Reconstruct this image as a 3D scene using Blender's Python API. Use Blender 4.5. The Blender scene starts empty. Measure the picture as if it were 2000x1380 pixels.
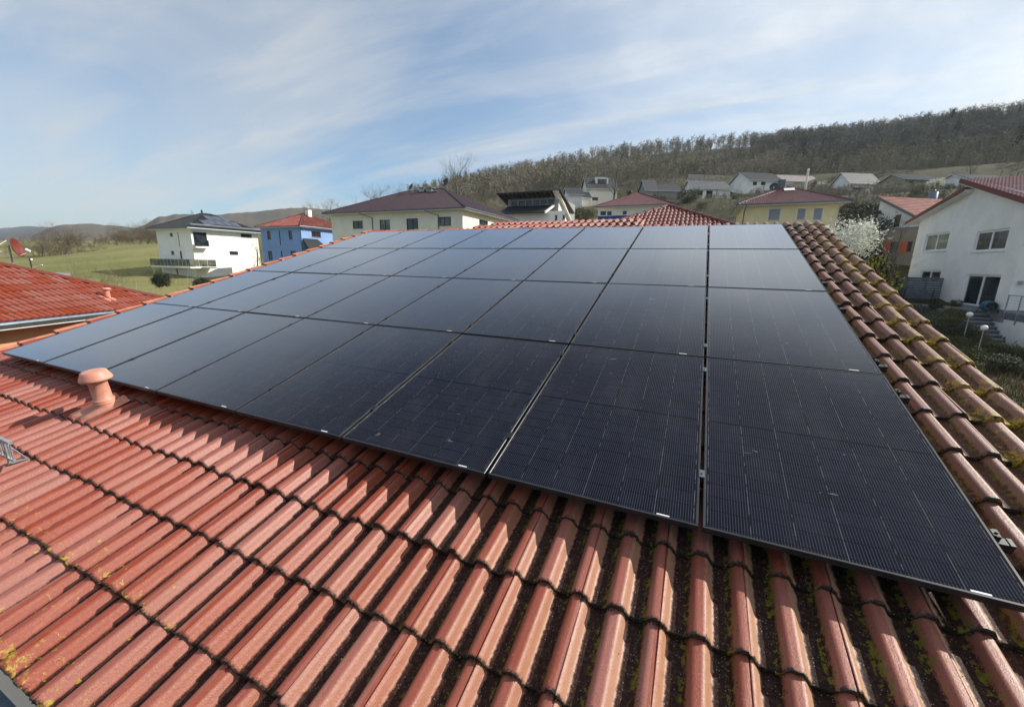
import bpy, math, random
import numpy as np
from mathutils import Vector, Matrix
random.seed(7); rng = np.random.default_rng(7)
SC = bpy.context.scene
COL = SC.collection
PI = math.pi

# ---------------------------------------------------------------- camera (solved from the module grid on the roof)
F = 785.947
R = np.array([[0.9134471736, 0.4065833985, 0.0174413596],
              [0.1040158904, -0.1918227939, -0.9759019983],
              [-0.3934398999, 0.8932491006, -0.2175111231]])
C = np.array([-1.3058, -1.9161, 7.2128])
cam_d = bpy.data.cameras.new('camera'); cam = bpy.data.objects.new('camera', cam_d); COL.objects.link(cam)
cam_d.sensor_width = 36; cam_d.lens = F/2000*36; cam_d.clip_start = 0.05; cam_d.clip_end = 12000
m = Matrix(((R[0][0], -R[1][0], -R[2][0], C[0]), (R[0][1], -R[1][1], -R[2][1], C[1]), (R[0][2], -R[1][2], -R[2][2], C[2]), (0, 0, 0, 1)))
cam.matrix_world = m
SC.camera = cam
SC.render.resolution_x = 1024; SC.render.resolution_y = 706

# ---------------------------------------------------------------- light
SUN = Vector((1.5, 0.963, 1.328)).normalized()
SUN_EL = math.asin(SUN.z); SUN_AZ = math.atan2(SUN.x, SUN.y)          # from +Y towards +X
w = bpy.data.worlds.new('World'); SC.world = w; w.use_nodes = True
nt = w.node_tree; nt.nodes.clear()
def N(nt, typ, **kw):
    n = nt.nodes.new(typ)
    for k, v in kw.items(): setattr(n, k, v)
    return n
def LK(nt, a, b): nt.links.new(a, b)
def MATH(nt, op, a, b=None, c=None, clamp=False):
    n = nt.nodes.new('ShaderNodeMath'); n.operation = op; n.use_clamp = clamp
    for i, x in enumerate((a, b, c)):
        if x is None: continue
        if isinstance(x, (int, float)): n.inputs[i].default_value = x
        else: nt.links.new(x, n.inputs[i])
    return n.outputs[0]
def RANGE(nt, x, a, b, c=0.0, d=1.0, smooth=True):
    n = nt.nodes.new('ShaderNodeMapRange'); n.interpolation_type = 'SMOOTHSTEP' if smooth else 'LINEAR'
    nt.links.new(x, n.inputs[0])
    for i, v in enumerate((a, b, c, d)): n.inputs[i+1].default_value = v
    return n.outputs[0]
def MIXC(nt, f, a, b, mode='MIX'):
    n = nt.nodes.new('ShaderNodeMix'); n.data_type = 'RGBA'; n.blend_type = mode; n.clamp_factor = True
    if isinstance(f, (int, float)): n.inputs[0].default_value = f
    else: nt.links.new(f, n.inputs[0])
    for i, x in ((6, a), (7, b)):
        if isinstance(x, tuple): n.inputs[i].default_value = (*x, 1) if len(x) == 3 else x
        else: nt.links.new(x, n.inputs[i])
    return n.outputs[2]
def NOISE(nt, vec, scale, detail=4, rough=.55, dist=0.0):
    n = nt.nodes.new('ShaderNodeTexNoise'); n.inputs['Scale'].default_value = scale; n.inputs['Detail'].default_value = detail
    n.inputs['Roughness'].default_value = rough; n.inputs['Distortion'].default_value = dist
    if vec is not None: nt.links.new(vec, n.inputs['Vector'])
    return n.outputs['Fac']
def VMUL(nt, vec, s):
    n = nt.nodes.new('ShaderNodeVectorMath'); n.operation = 'MULTIPLY'; nt.links.new(vec, n.inputs[0]); n.inputs[1].default_value = s
    return n.outputs[0]
sky = N(nt, 'ShaderNodeTexSky', sky_type='NISHITA'); sky.sun_disc = False
sky.sun_elevation = SUN_EL; sky.sun_rotation = SUN_AZ; sky.altitude = 300; sky.air_density = 1.0; sky.dust_density = 1.6; sky.ozone_density = 1.6
tc = N(nt, 'ShaderNodeTexCoord'); dirv = tc.outputs['Generated']
sp = N(nt, 'ShaderNodeSeparateXYZ'); LK(nt, dirv, sp.inputs[0])
zz = MATH(nt, 'ADD', MATH(nt, 'MAXIMUM', sp.outputs[2], 0.0), 0.16)
cx = MATH(nt, 'DIVIDE', sp.outputs[0], zz); cy = MATH(nt, 'DIVIDE', sp.outputs[1], zz)
cb = N(nt, 'ShaderNodeCombineXYZ'); LK(nt, cx, cb.inputs[0]); LK(nt, cy, cb.inputs[1])
mp = N(nt, 'ShaderNodeMapping'); mp.inputs['Rotation'].default_value = (0, 0, math.radians(34)); mp.inputs['Scale'].default_value = (0.42, 1.5, 1); LK(nt, cb.outputs[0], mp.inputs[0])
n1 = NOISE(nt, mp.outputs[0], 0.8, 7, .52, .7)
mp2 = N(nt, 'ShaderNodeMapping'); mp2.inputs['Rotation'].default_value = (0, 0, math.radians(28)); mp2.inputs['Scale'].default_value = (0.7, 3.2, 1); mp2.inputs['Location'].default_value = (3.1, 1.7, 0); LK(nt, cb.outputs[0], mp2.inputs[0])
n2 = NOISE(nt, mp2.outputs[0], 1.3, 10, .58, .45)
n3 = NOISE(nt, cb.outputs[0], 1.1, 9, .6, .3)
dt = N(nt, 'ShaderNodeVectorMath', operation='DOT_PRODUCT'); LK(nt, dirv, dt.inputs[0]); dt.inputs[1].default_value = tuple(SUN)
near = RANGE(nt, dt.outputs['Value'], 0.05, 0.95)                        # thicker veil towards the sun
cl = MATH(nt, 'ADD', MATH(nt, 'MULTIPLY', RANGE(nt, n1, .42, .64), .52), MATH(nt, 'MULTIPLY', RANGE(nt, n2, .44, .70), .26))
cl = MATH(nt, 'ADD', cl, MATH(nt, 'MULTIPLY', near, MATH(nt, 'ADD', .55, MATH(nt, 'MULTIPLY', RANGE(nt, n3, .35, .65), .35))))
cl = MATH(nt, 'ADD', cl, .11, clamp=True)
low = RANGE(nt, sp.outputs[2], 0.0, 0.22, 0.16, 0.0)
cl = MATH(nt, 'ADD', cl, low, clamp=True)
bright = MATH(nt, 'ADD', 4.4, MATH(nt, 'MULTIPLY', near, MATH(nt, 'ADD', .3, MATH(nt, 'MULTIPLY', RANGE(nt, n3, .3, .7), 2.0))))
bc = N(nt, 'ShaderNodeVectorMath', operation='SCALE'); bc.inputs[0].default_value = (.94, .98, 1.0); LK(nt, bright, bc.inputs['Scale'])
skc = MIXC(nt, 1.0, sky.outputs[0], (0.74, 0.92, 1.0), 'MULTIPLY')
mx = MIXC(nt, MATH(nt, 'MULTIPLY', cl, .92), skc, bc.outputs[0])
bg = N(nt, 'ShaderNodeBackground'); bg.inputs['Strength'].default_value = 0.132; LK(nt, mx, bg.inputs['Color'])
wo = N(nt, 'ShaderNodeOutputWorld'); LK(nt, bg.outputs[0], wo.inputs[0])

sd = bpy.data.lights.new('sun', 'SUN'); sd.energy = 5.0; sd.angle = math.radians(0.6); sd.color = (1.0, 0.94, 0.84)
so = bpy.data.objects.new('sun', sd); so.rotation_euler = Vector((0, 0, 1)).rotation_difference(SUN).to_euler(); so.location = (20, 10, 40); COL.objects.link(so)
SC.view_settings.view_transform = 'Standard'; SC.view_settings.look = 'None'; SC.view_settings.exposure = 0.32; SC.view_settings.gamma = 1
SC.render.engine = 'CYCLES'

# ---------------------------------------------------------------- geometry of sight lines (photo pixel -> world point)
def ray(x, y):
    d = R.T @ np.array([(x-1000)/F, (y-690)/F, 1.0]); return d/math.hypot(d[0], d[1])
def gz(x, y, z): d = ray(x, y); return C + d*(z-C[2])/d[2]
def gd(x, y, D): return C + ray(x, y)*D
def gdep(x, y, dep): d = ray(x, y); return C + d*dep/float(R[2] @ d)
def gy(x, y, Y): d = ray(x, y); return C + d*(Y-C[1])/d[1]
def gx(x, y, X): d = ray(x, y); return C + d*(X-C[0])/d[0]

# ---------------------------------------------------------------- materials
def mat(name, col, rough=.8, var=.12, scale=3.0, bump=0.0, bscale=30, metal=0.0, spec=.5, col2=None, coord='Object', detail=5, trans=None):
    m = bpy.data.materials.new(name); m.use_nodes = True; nt = m.node_tree; b = nt.nodes['Principled BSDF']
    t = N(nt, 'ShaderNodeTexCoord')
    n = NOISE(nt, t.outputs[coord], scale, detail, .6)
    c2 = col2 if col2 else tuple(max(0, c*(1-2.2*var)) for c in col)
    c1 = col if col2 else tuple(min(1, c*(1+var)) for c in col)
    LK(nt, MIXC(nt, RANGE(nt, n, .3, .7), c1, c2), b.inputs['Base Color'])
    b.inputs['Roughness'].default_value = rough; b.inputs['Metallic'].default_value = metal; b.inputs['Specular IOR Level'].default_value = spec
    if bump:
        bn = N(nt, 'ShaderNodeBump'); bn.inputs['Strength'].default_value = bump; bn.inputs['Distance'].default_value = .02
        LK(nt, NOISE(nt, t.outputs[coord], bscale, 4, .6), bn.inputs['Height']); LK(nt, bn.outputs[0], b.inputs['Normal'])
    return m

def tile_mat(name, base, alt, dirt, moss=0.3, rough=.5, xfade=False, fine=1.0):
    """concrete tile: UV = tile units (u across the eave, v up the slope), two rolls per tile"""
    m = bpy.data.materials.new(name); m.use_nodes = True; nt = m.node_tree; b = nt.nodes['Principled BSDF']
    t = N(nt, 'ShaderNodeTexCoord'); uv = t.outputs['UV']; ob = t.outputs['Object']
    s = N(nt, 'ShaderNodeSeparateXYZ'); LK(nt, uv, s.inputs[0]); U, V = s.outputs[0], s.outputs[1]
    fu = MATH(nt, 'FLOOR', U); fv = MATH(nt, 'FLOOR', V)
    cc = N(nt, 'ShaderNodeCombineXYZ'); LK(nt, fu, cc.inputs[0]); LK(nt, fv, cc.inputs[1])
    wn = N(nt, 'ShaderNodeTexWhiteNoise', noise_dimensions='2D'); LK(nt, cc.outputs[0], wn.inputs['Vector']); rnd = wn.outputs['Value']
    ph = MATH(nt, 'MULTIPLY', MATH(nt, 'FRACT', MATH(nt, 'ADD', MATH(nt, 'MULTIPLY', U, 2.0), 0.0)), 2*PI)      # crest at phase 0
    cosv = MATH(nt, 'COSINE', ph); sinv = MATH(nt, 'SINE', ph)
    vv = MATH(nt, 'FRACT', V)
    nb = NOISE(nt, ob, 1.7, 4, .6); nm = NOISE(nt, ob, 9.0, 5, .65); nf = NOISE(nt, ob, 70.0*fine, 4, .7)
    so_ = N(nt, 'ShaderNodeSeparateXYZ'); LK(nt, ob, so_.inputs[0]); X, Y = so_.outputs[0], so_.outputs[1]
    col = MIXC(nt, rnd, base, alt)
    col = MIXC(nt, MATH(nt, 'MULTIPLY', RANGE(nt, nb, .35, .7), .45), col, tuple(c*.75 for c in base))
    hv = N(nt, 'ShaderNodeHueSaturation'); LK(nt, col, hv.inputs['Color']); LK(nt, MATH(nt, 'ADD', .82, MATH(nt, 'MULTIPLY', nm, .36)), hv.inputs['Value'])
    LK(nt, MATH(nt, 'ADD', .82, MATH(nt, 'MULTIPLY', rnd, .34)), hv.inputs['Saturation']); col = hv.outputs[0]
    if xfade:
        # weathering and painted backlight sheen grow towards the verge on the right
        wx = RANGE(nt, MATH(nt, 'ADD', X, MATH(nt, 'MULTIPLY', nb, 1.2)), -4.6, 1.6)
        strip = RANGE(nt, MATH(nt, 'ADD', X, MATH(nt, 'MULTIPLY', nb, .2)), -.25, .35)
        col = MIXC(nt, MATH(nt, 'MULTIPLY', wx, .45), col, (.28, .115, .085))  # backlight sheen tinted in with the weathering, as a dull pinkish brown
        col = MIXC(nt, MATH(nt, 'MULTIPLY', strip, .80), col, (.185, .092, .070))
        # pale dusty streaks along the crests
        st = N(nt, 'ShaderNodeMapping'); st.inputs['Scale'].default_value = (26, 3.0, 26); st.inputs['Rotation'].default_value = (0, 0, .5); LK(nt, ob, st.inputs[0])
        stn = NOISE(nt, st.outputs[0], 1.0, 5, .7)
        col = MIXC(nt, MATH(nt, 'MULTIPLY', RANGE(nt, stn, .54, .74), .30), col, (.52, .23, .16))
        mot = NOISE(nt, ob, 120, 5, .8)
        col = MIXC(nt, MATH(nt, 'MULTIPLY', RANGE(nt, mot, .50, .66), .42), col, (.17, .045, .03))
        col = MIXC(nt, MATH(nt, 'MULTIPLY', RANGE(nt, NOISE(nt, ob, 55, 5, .8), .58, .68), .35), col, (.50, .20, .14))
        # dark grit dots
        col = MIXC(nt, MATH(nt, 'MULTIPLY', RANGE(nt, NOISE(nt, ob, 210, 2, .6), .60, .68), MATH(nt, 'ADD', .25, MATH(nt, 'MULTIPLY', wx, .6))), col, (.05, .035, .03))
        # grime and shade, both painted dark in the pans between the rolls
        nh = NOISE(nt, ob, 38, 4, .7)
        # phase measured from the foot of the next roll's left flank, the side away from the sun
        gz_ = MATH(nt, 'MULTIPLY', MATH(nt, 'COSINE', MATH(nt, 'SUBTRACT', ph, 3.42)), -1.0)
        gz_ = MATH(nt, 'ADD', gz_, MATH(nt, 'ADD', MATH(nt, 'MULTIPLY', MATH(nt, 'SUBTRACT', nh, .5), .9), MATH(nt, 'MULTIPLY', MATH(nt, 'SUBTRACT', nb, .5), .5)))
        grime_shade = RANGE(nt, gz_, -.10, -.48)
        gs = MATH(nt, 'ADD', .88, MATH(nt, 'MULTIPLY', wx, .10))
        # pale right flank: bleaching plus the sunlit side painted into the colour
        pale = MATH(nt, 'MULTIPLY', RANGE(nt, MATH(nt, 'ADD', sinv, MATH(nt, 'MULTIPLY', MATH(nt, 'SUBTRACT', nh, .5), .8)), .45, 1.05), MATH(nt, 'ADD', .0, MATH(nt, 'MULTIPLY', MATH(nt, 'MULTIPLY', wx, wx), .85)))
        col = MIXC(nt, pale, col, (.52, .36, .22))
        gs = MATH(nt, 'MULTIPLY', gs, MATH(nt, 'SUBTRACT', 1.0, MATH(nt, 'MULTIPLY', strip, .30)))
        col = MIXC(nt, MATH(nt, 'MULTIPLY', grime_shade, gs), col, MIXC(nt, RANGE(nt, nf, .42, .72), (.016, .010, .008), (.056, .040, .032)))
        LK(nt, MATH(nt, 'SUBTRACT', .5, MATH(nt, 'MULTIPLY', grime_shade, .44)), b.inputs['Specular IOR Level'])
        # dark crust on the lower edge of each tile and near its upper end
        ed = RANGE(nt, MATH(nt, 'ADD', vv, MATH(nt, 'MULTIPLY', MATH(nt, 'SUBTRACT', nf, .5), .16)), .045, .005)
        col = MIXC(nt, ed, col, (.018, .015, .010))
        # white specks
        vo = N(nt, 'ShaderNodeTexVoronoi'); vo.inputs['Scale'].default_value = 95; LK(nt, ob, vo.inputs['Vector'])
        vs = N(nt, 'ShaderNodeSeparateXYZ'); LK(nt, vo.outputs['Color'], vs.inputs[0])
        spk = MATH(nt, 'MULTIPLY', RANGE(nt, vo.outputs['Distance'], .22, .10), MATH(nt, 'GREATER_THAN', vs.outputs[0], .55))
        spk = MATH(nt, 'MULTIPLY', spk, RANGE(nt, gz_, .1, -.5)); spk = MATH(nt, 'MULTIPLY', spk, MATH(nt, 'ADD', .25, MATH(nt, 'MULTIPLY', wx, .6)))
        col = MIXC(nt, MATH(nt, 'MULTIPLY', spk, .8), col, (.50, .50, .54))
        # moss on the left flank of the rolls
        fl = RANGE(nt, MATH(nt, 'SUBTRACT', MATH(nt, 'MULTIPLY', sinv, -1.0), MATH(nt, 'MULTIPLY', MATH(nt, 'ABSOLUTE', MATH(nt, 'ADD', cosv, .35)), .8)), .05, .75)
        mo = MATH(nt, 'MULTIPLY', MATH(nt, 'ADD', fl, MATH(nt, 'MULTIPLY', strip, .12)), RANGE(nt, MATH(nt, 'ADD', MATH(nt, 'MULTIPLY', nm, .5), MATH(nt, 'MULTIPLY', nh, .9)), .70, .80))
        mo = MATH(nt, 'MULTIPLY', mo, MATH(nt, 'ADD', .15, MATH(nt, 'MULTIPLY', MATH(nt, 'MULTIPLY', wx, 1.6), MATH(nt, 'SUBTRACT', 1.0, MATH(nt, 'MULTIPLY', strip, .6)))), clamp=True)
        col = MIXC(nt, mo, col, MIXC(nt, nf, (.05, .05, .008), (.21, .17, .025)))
        # yellow lichen, thick beside the verge and at the eaves
        vr = RANGE(nt, MATH(nt, 'ADD', X, MATH(nt, 'MULTIPLY', nb, .2)), .38, .62)
        ev = RANGE(nt, Y, -.4, -1.5); ev = MATH(nt, 'MULTIPLY', ev, RANGE(nt, X, -2.5, -4.0))
        lf = RANGE(nt, MATH(nt, 'ADD', vv, MATH(nt, 'MULTIPLY', nm, .3)), .75, .1)
        ll = NOISE(nt, ob, 16.0, 6, .75, .8)
        th = MATH(nt, 'SUBTRACT', .685, MATH(nt, 'MULTIPLY', MATH(nt, 'ADD', MATH(nt, 'MULTIPLY', vr, .235), MATH(nt, 'MULTIPLY', ev, .17)), MATH(nt, 'ADD', .5, MATH(nt, 'MULTIPLY', lf, .5))))
        li = RANGE(nt, MATH(nt, 'SUBTRACT', ll, th), 0.0, .05)
        li = MATH(nt, 'MULTIPLY', li, RANGE(nt, nf, .35, .55))
        col = MIXC(nt, li, col, MIXC(nt, nf, (.20, .13, .02), (.50, .34, .03)))
    else:
        gz_ = MATH(nt, 'ADD', cosv, MATH(nt, 'MULTIPLY', MATH(nt, 'SUBTRACT', nm, .5), 1.3))
        grime_shade = RANGE(nt, gz_, .0, -.9)
        col = MIXC(nt, MATH(nt, 'MULTIPLY', grime_shade, moss), col, dirt)  # grime and painted pan shade in one tint, moss sets its strength
        ed = RANGE(nt, vv, .06, .01); col = MIXC(nt, MATH(nt, 'MULTIPLY', ed, .6), col, dirt)
    LK(nt, col, b.inputs['Base Color'])
    rr = MATH(nt, 'ADD', rough-.08, MATH(nt, 'MULTIPLY', nm, .25)); LK(nt, rr, b.inputs['Roughness'])
    bn = N(nt, 'ShaderNodeBump'); bn.inputs['Strength'].default_value = .45; bn.inputs['Distance'].default_value = .004
    hh = MATH(nt, 'ADD', nf, MATH(nt, 'MULTIPLY', NOISE(nt, ob, 260, 3, .6), .6)); LK(nt, hh, bn.inputs['Height']); LK(nt, bn.outputs[0], b.inputs['Normal'])
    return m

def glass_mat(name, col=(.012, .016, .018), rough=.04):
    m = bpy.data.materials.new(name); m.use_nodes = True; nt = m.node_tree; b = nt.nodes['Principled BSDF']
    t = N(nt, 'ShaderNodeTexCoord'); n = NOISE(nt, t.outputs['Object'], .9, 3)
    LK(nt, MIXC(nt, RANGE(nt, n, .35, .65), col, tuple(c*3.2 for c in col)), b.inputs['Base Color'])
    b.inputs['Roughness'].default_value = rough; b.inputs['IOR'].default_value = 1.5; return m

def cell_mat():
    m = bpy.data.materials.new('solar_cells'); m.use_nodes = True; nt = m.node_tree; b = nt.nodes['Principled BSDF']
    t = N(nt, 'ShaderNodeTexCoord'); s = N(nt, 'ShaderNodeSeparateXYZ'); LK(nt, t.outputs['UV'], s.inputs[0]); U, V = s.outputs[0], s.outputs[1]   # metres
    def line(x, pitch, wd, soft):
        f = MATH(nt, 'FRACT', MATH(nt, 'DIVIDE', x, pitch)); d = MATH(nt, 'ABSOLUTE', MATH(nt, 'SUBTRACT', f, .5)); d = MATH(nt, 'MULTIPLY', MATH(nt, 'SUBTRACT', .5, d), pitch)
        return RANGE(nt, d, wd+soft, wd, smooth=False)
    oi = N(nt, 'ShaderNodeObjectInfo')
    nb = NOISE(nt, t.outputs['Object'], 2.2, 4, .6); 
    fine = line(U, .182/15, .0007, .0004)                # contact wires
    colg = line(U, .182, .0011, .0006)                   # seams between cell columns
    rowg = line(V, .0925, .0014, .0006); colk = line(U, .182, .0016, .0006)
    Vc = MATH(nt, 'ABSOLUTE', MATH(nt, 'SUBTRACT', V, .8325)); mid = RANGE(nt, Vc, .009, .007)
    cid = N(nt, 'ShaderNodeCombineXYZ'); LK(nt, MATH(nt, 'FLOOR', MATH(nt, 'DIVIDE', U, .182)), cid.inputs[0]); LK(nt, MATH(nt, 'FLOOR', MATH(nt, 'DIVIDE', V, .0925)), cid.inputs[1]); LK(nt, oi.outputs['Random'], cid.inputs[2])
    wn = N(nt, 'ShaderNodeTexWhiteNoise'); LK(nt, cid.outputs[0], wn.inputs['Vector'])
    col = MIXC(nt, wn.outputs['Value'], (.0028, .0034, .0085), (.0050, .0052, .0130))
    col = MIXC(nt, MATH(nt, 'MULTIPLY', fine, .42), col, (.11, .135, .19))
    col = MIXC(nt, MATH(nt, 'MAXIMUM', rowg, colk), col, (.002, .002, .002))
    col = MIXC(nt, mid, col, (.003, .003, .004))
    glint_dash = RANGE(nt, NOISE(nt, VMUL(nt, t.outputs['Object'], (6, 14, 1)), 1.0, 3, .6), .42, .55)  # broken sun glints of the ribbons, painted into the seam colour
    col = MIXC(nt, MATH(nt, 'MULTIPLY', colg, MATH(nt, 'ADD', .03, MATH(nt, 'MULTIPLY', glint_dash, .20))), col, (.45, .47, .50))
    # dust film
    dn = NOISE(nt, VMUL(nt, t.outputs['Object'], (1.2, .5, 1)), 3.0, 6, .7)
    cmb = N(nt, 'ShaderNodeVectorMath', operation='ADD'); LK(nt, t.outputs['Object'], cmb.inputs[0]); LK(nt, oi.outputs['Random'], cmb.inputs[1])
    sm = NOISE(nt, VMUL(nt, cmb.outputs[0], (7, 16, 7)), 1.0, 3, .6, .6)
    film = MATH(nt, 'ADD', MATH(nt, 'MULTIPLY', RANGE(nt, dn, .4, .75), .018), MATH(nt, 'MULTIPLY', RANGE(nt, sm, .735, .75), .16))
    film = MATH(nt, 'ADD', film, .003)
    col = MIXC(nt, film, col, (.5, .5, .5))
    gl = N(nt, 'ShaderNodeBsdfGlossy'); gl.inputs['Roughness'].default_value = .12; gl.inputs['Color'].default_value = (.93, .96, 1, 1)
    lw = N(nt, 'ShaderNodeLayerWeight'); lw.inputs['Blend'].default_value = .5
    fx = MATH(nt, 'MULTIPLY', MATH(nt, 'POWER', RANGE(nt, lw.outputs['Facing'], .49, .90, smooth=False), 1.7), MATH(nt, 'ADD', .76, MATH(nt, 'MULTIPLY', colg, .24)))     # grazing haze of textured solar glass
    ms = N(nt, 'ShaderNodeMixShader'); LK(nt, fx, ms.inputs[0]); LK(nt, b.outputs[0], ms.inputs[1]); LK(nt, gl.outputs[0], ms.inputs[2])
    LK(nt, ms.outputs[0], nt.nodes['Material Output'].inputs['Surface'])
    LK(nt, col, b.inputs['Base Color'])
    LK(nt, MATH(nt, 'ADD', .05, MATH(nt, 'MULTIPLY', nb, .08)), b.inputs['Roughness'])
    b.inputs['IOR'].default_value = 1.42; b.inputs['Specular IOR Level'].default_value = .14
    bn = N(nt, 'ShaderNodeBump'); bn.inputs['Strength'].default_value = .05; bn.inputs['Distance'].default_value = .002
    LK(nt, NOISE(nt, t.outputs['Object'], 180, 3, .6), bn.inputs['Height']); LK(nt, bn.outputs[0], b.inputs['Normal'])
    return m

M = {}
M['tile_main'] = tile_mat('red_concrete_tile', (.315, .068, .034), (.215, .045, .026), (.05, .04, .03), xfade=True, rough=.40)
M['tile_red'] = tile_mat('red_tile', (.34, .080, .043), (.28, .064, .037), (.07, .022, .016), moss=.8)
M['tile_brown'] = tile_mat('brown_red_tile', (.27, .075, .055), (.20, .055, .045), (.05, .025, .02), moss=.7)
M['tile_purple'] = tile_mat('aubergine_glazed_tile', (.050, .022, .030), (.036, .017, .025), (.010, .006, .008), moss=.8, rough=.36)
M['tile_wine'] = tile_mat('wine_red_glazed_tile', (.17, .028, .034), (.13, .022, .028), (.03, .008, .010), moss=.8, rough=.36)
M['tile_dark'] = tile_mat('anthracite_tile', (.035, .038, .042), (.028, .03, .034), (.012, .012, .014), moss=.5, rough=.45)
M['tile_grey'] = tile_mat('grey_tile', (.11, .12, .125), (.09, .10, .105), (.05, .05, .05), moss=.4)
M['tile_pale'] = tile_mat('pale_roof_tile', (.36, .31, .28), (.30, .26, .24), (.15, .13, .12), moss=.4)
M['tile_white'] = tile_mat('dark_red_verge_tile', (.30, .11, .10), (.24, .09, .08), (.05, .02, .02), moss=.7, rough=.3)
M['panel_cells'] = cell_mat()
M['verge_brown'] = mat('mossy_brown_tile_edge', (.20, .13, .10), .8, .3, 14, col2=(.16, .13, .03))
M['verge_pale'] = mat('sunlit_verge_tile', (.50, .215, .125), .75, .3, 9, col2=(.36, .13, .08))  # sunlight on the left verge painted in as a paler tile colour
M['clamp'] = mat('dull_aluminium_clamp', (.05, .052, .055), .4, .1, 12, metal=.7)
M['black_alu'] = mat('black_anodised_aluminium', (.055, .056, .06), .33, .1, 8, metal=.6)
M['alu'] = mat('aluminium', (.55, .56, .57), .32, .08, 12, metal=.9)
M['zinc'] = mat('zinc', (.17, .20, .24), .42, .12, 4, metal=.7)
M['galv'] = mat('galvanised_steel', (.42, .45, .48), .45, .15, 14, metal=.6)
M['vent'] = mat('terracotta_plastic', (.62, .27, .19), .5, .12, 7)
M['white_wall'] = mat('white_render', (.86, .84, .79), .9, .04, .7, bump=.15, bscale=60)
M['cream_wall'] = mat('cream_render', (.84, .79, .66), .9, .04, .7, bump=.15, bscale=60)
M['bright_wall'] = mat('ivory_render', (.88, .86, .80), .9, .03, .6)
M['blue_wall'] = mat('blue_render', (.25, .39, .68), .9, .05, .6)
M['yellow_wall'] = mat('yellow_render', (.86, .72, .40), .9, .04, .6)
M['tan_wall'] = mat('taupe_render', (.30, .25, .19), .9, .05, .6)
M['terra_wall'] = mat('apricot_render', (.56, .27, .15), .9, .05, .6)
M['olive_wall'] = mat('olive_render', (.38, .34, .22), .9, .05, .6)
M['grey_wall'] = mat('grey_render', (.30, .31, .30), .9, .06, .6)
M['darkblue'] = mat('navy_band', (.03, .05, .20), .8, .05, 2)
M['white_trim'] = mat('white_painted_trim', (.74, .74, .72), .5, .04, 3)
M['white_frame'] = mat('white_pvc', (.76, .77, .78), .35, .03, 5)
M['dark_frame'] = mat('anthracite_frame', (.03, .032, .035), .4, .1, 5)
M['red_frame'] = mat('dark_red_frame', (.16, .03, .025), .5, .1, 5)
M['glass'] = glass_mat('window_glass')
M['curtain'] = glass_mat('window_glass_with_curtain', (.06, .065, .055), .06)
M['shutter_grey'] = mat('grey_roller_shutter', (.34, .36, .38), .6, .05, 5)
M['shutter_orange'] = mat('orange_shutter', (.72, .12, .03), .6, .06, 5)
M['plinth'] = mat('grey_plinth', (.24, .24, .24), .9, .1, 2)
M['concrete'] = mat('concrete', (.34, .34, .32), .9, .12, 2, bump=.3, bscale=25)
M['slab'] = mat('paving_slab', (.22, .23, .24), .85, .12, 2)
M['wood_grey'] = mat('weathered_wood', (.33, .32, .29), .85, .18, 6)
M['fence_grey'] = mat('grey_composite_board', (.13, .15, .17), .6, .12, 6)
M['bark'] = mat('bark', (.13, .105, .08), .95, .2, 6)
M['bark_pale'] = mat('pale_bark', (.33, .29, .22), .95, .15, 6)
M['twig'] = mat('twigs', (.17, .135, .085), .95, .25, .08)
M['twig_grey'] = mat('grey_twigs', (.23, .205, .17), .95, .25, .08)
M['twig_green'] = mat('budding_twigs', (.17, .17, .05), .95, .25, .2)
M['conifer'] = mat('conifer_needles', (.022, .038, .018), .9, .3, .3)
M['leaf_dark'] = mat('dark_leaves', (.03, .045, .015), .7, .3, 1.0)
M['leaf_olive'] = mat('olive_leaves', (.10, .11, .035), .8, .3, 1.5)
M['leaf_grey'] = mat('lavender_leaves', (.12, .13, .10), .9, .25, 2)
M['leaf_brown'] = mat('brown_stalks', (.17, .11, .06), .9, .3, 2)
M['leaf_box'] = mat('clipped_box_leaves', (.018, .035, .01), .7, .3, 3)
M['blossom'] = mat('white_blossom', (.80, .80, .70), .8, .06, 4)
M['forsythia'] = mat('yellow_blossom', (.62, .50, .02), .8, .15, 4)
M['moss'] = mat('moss', (.10, .105, .02), .95, .4, 30, col2=(.03, .03, .008))
M['crust'] = mat('black_moss_crust', (.030, .026, .016), 1.0, .4, 40)
M['black'] = mat('black_plastic', (.02, .02, .022), .45, .1, 8)
M['dish_grey'] = mat('graphite_dish', (.045, .05, .055), .5, .1, 5)
M['dish_red'] = mat('brick_red_dish', (.17, .035, .025), .5, .1, 5)
M['white_plastic'] = mat('white_plastic', (.80, .80, .78), .4, .03, 5)
M['teal'] = mat('teal_hose', (.03, .14, .19), .45, .15, 8)
M['car_white'] = mat('white_car_paint', (.72, .75, .76), .15, .02, 2)
M['car_glass'] = glass_mat('car_glass', (.02, .03, .03), .02)
M['tyre'] = mat('tyre_rubber', (.02, .02, .02), .8, .1, 8)
M['label'] = mat('white_sticker', (.7, .7, .7), .5, .05, 90)

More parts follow.
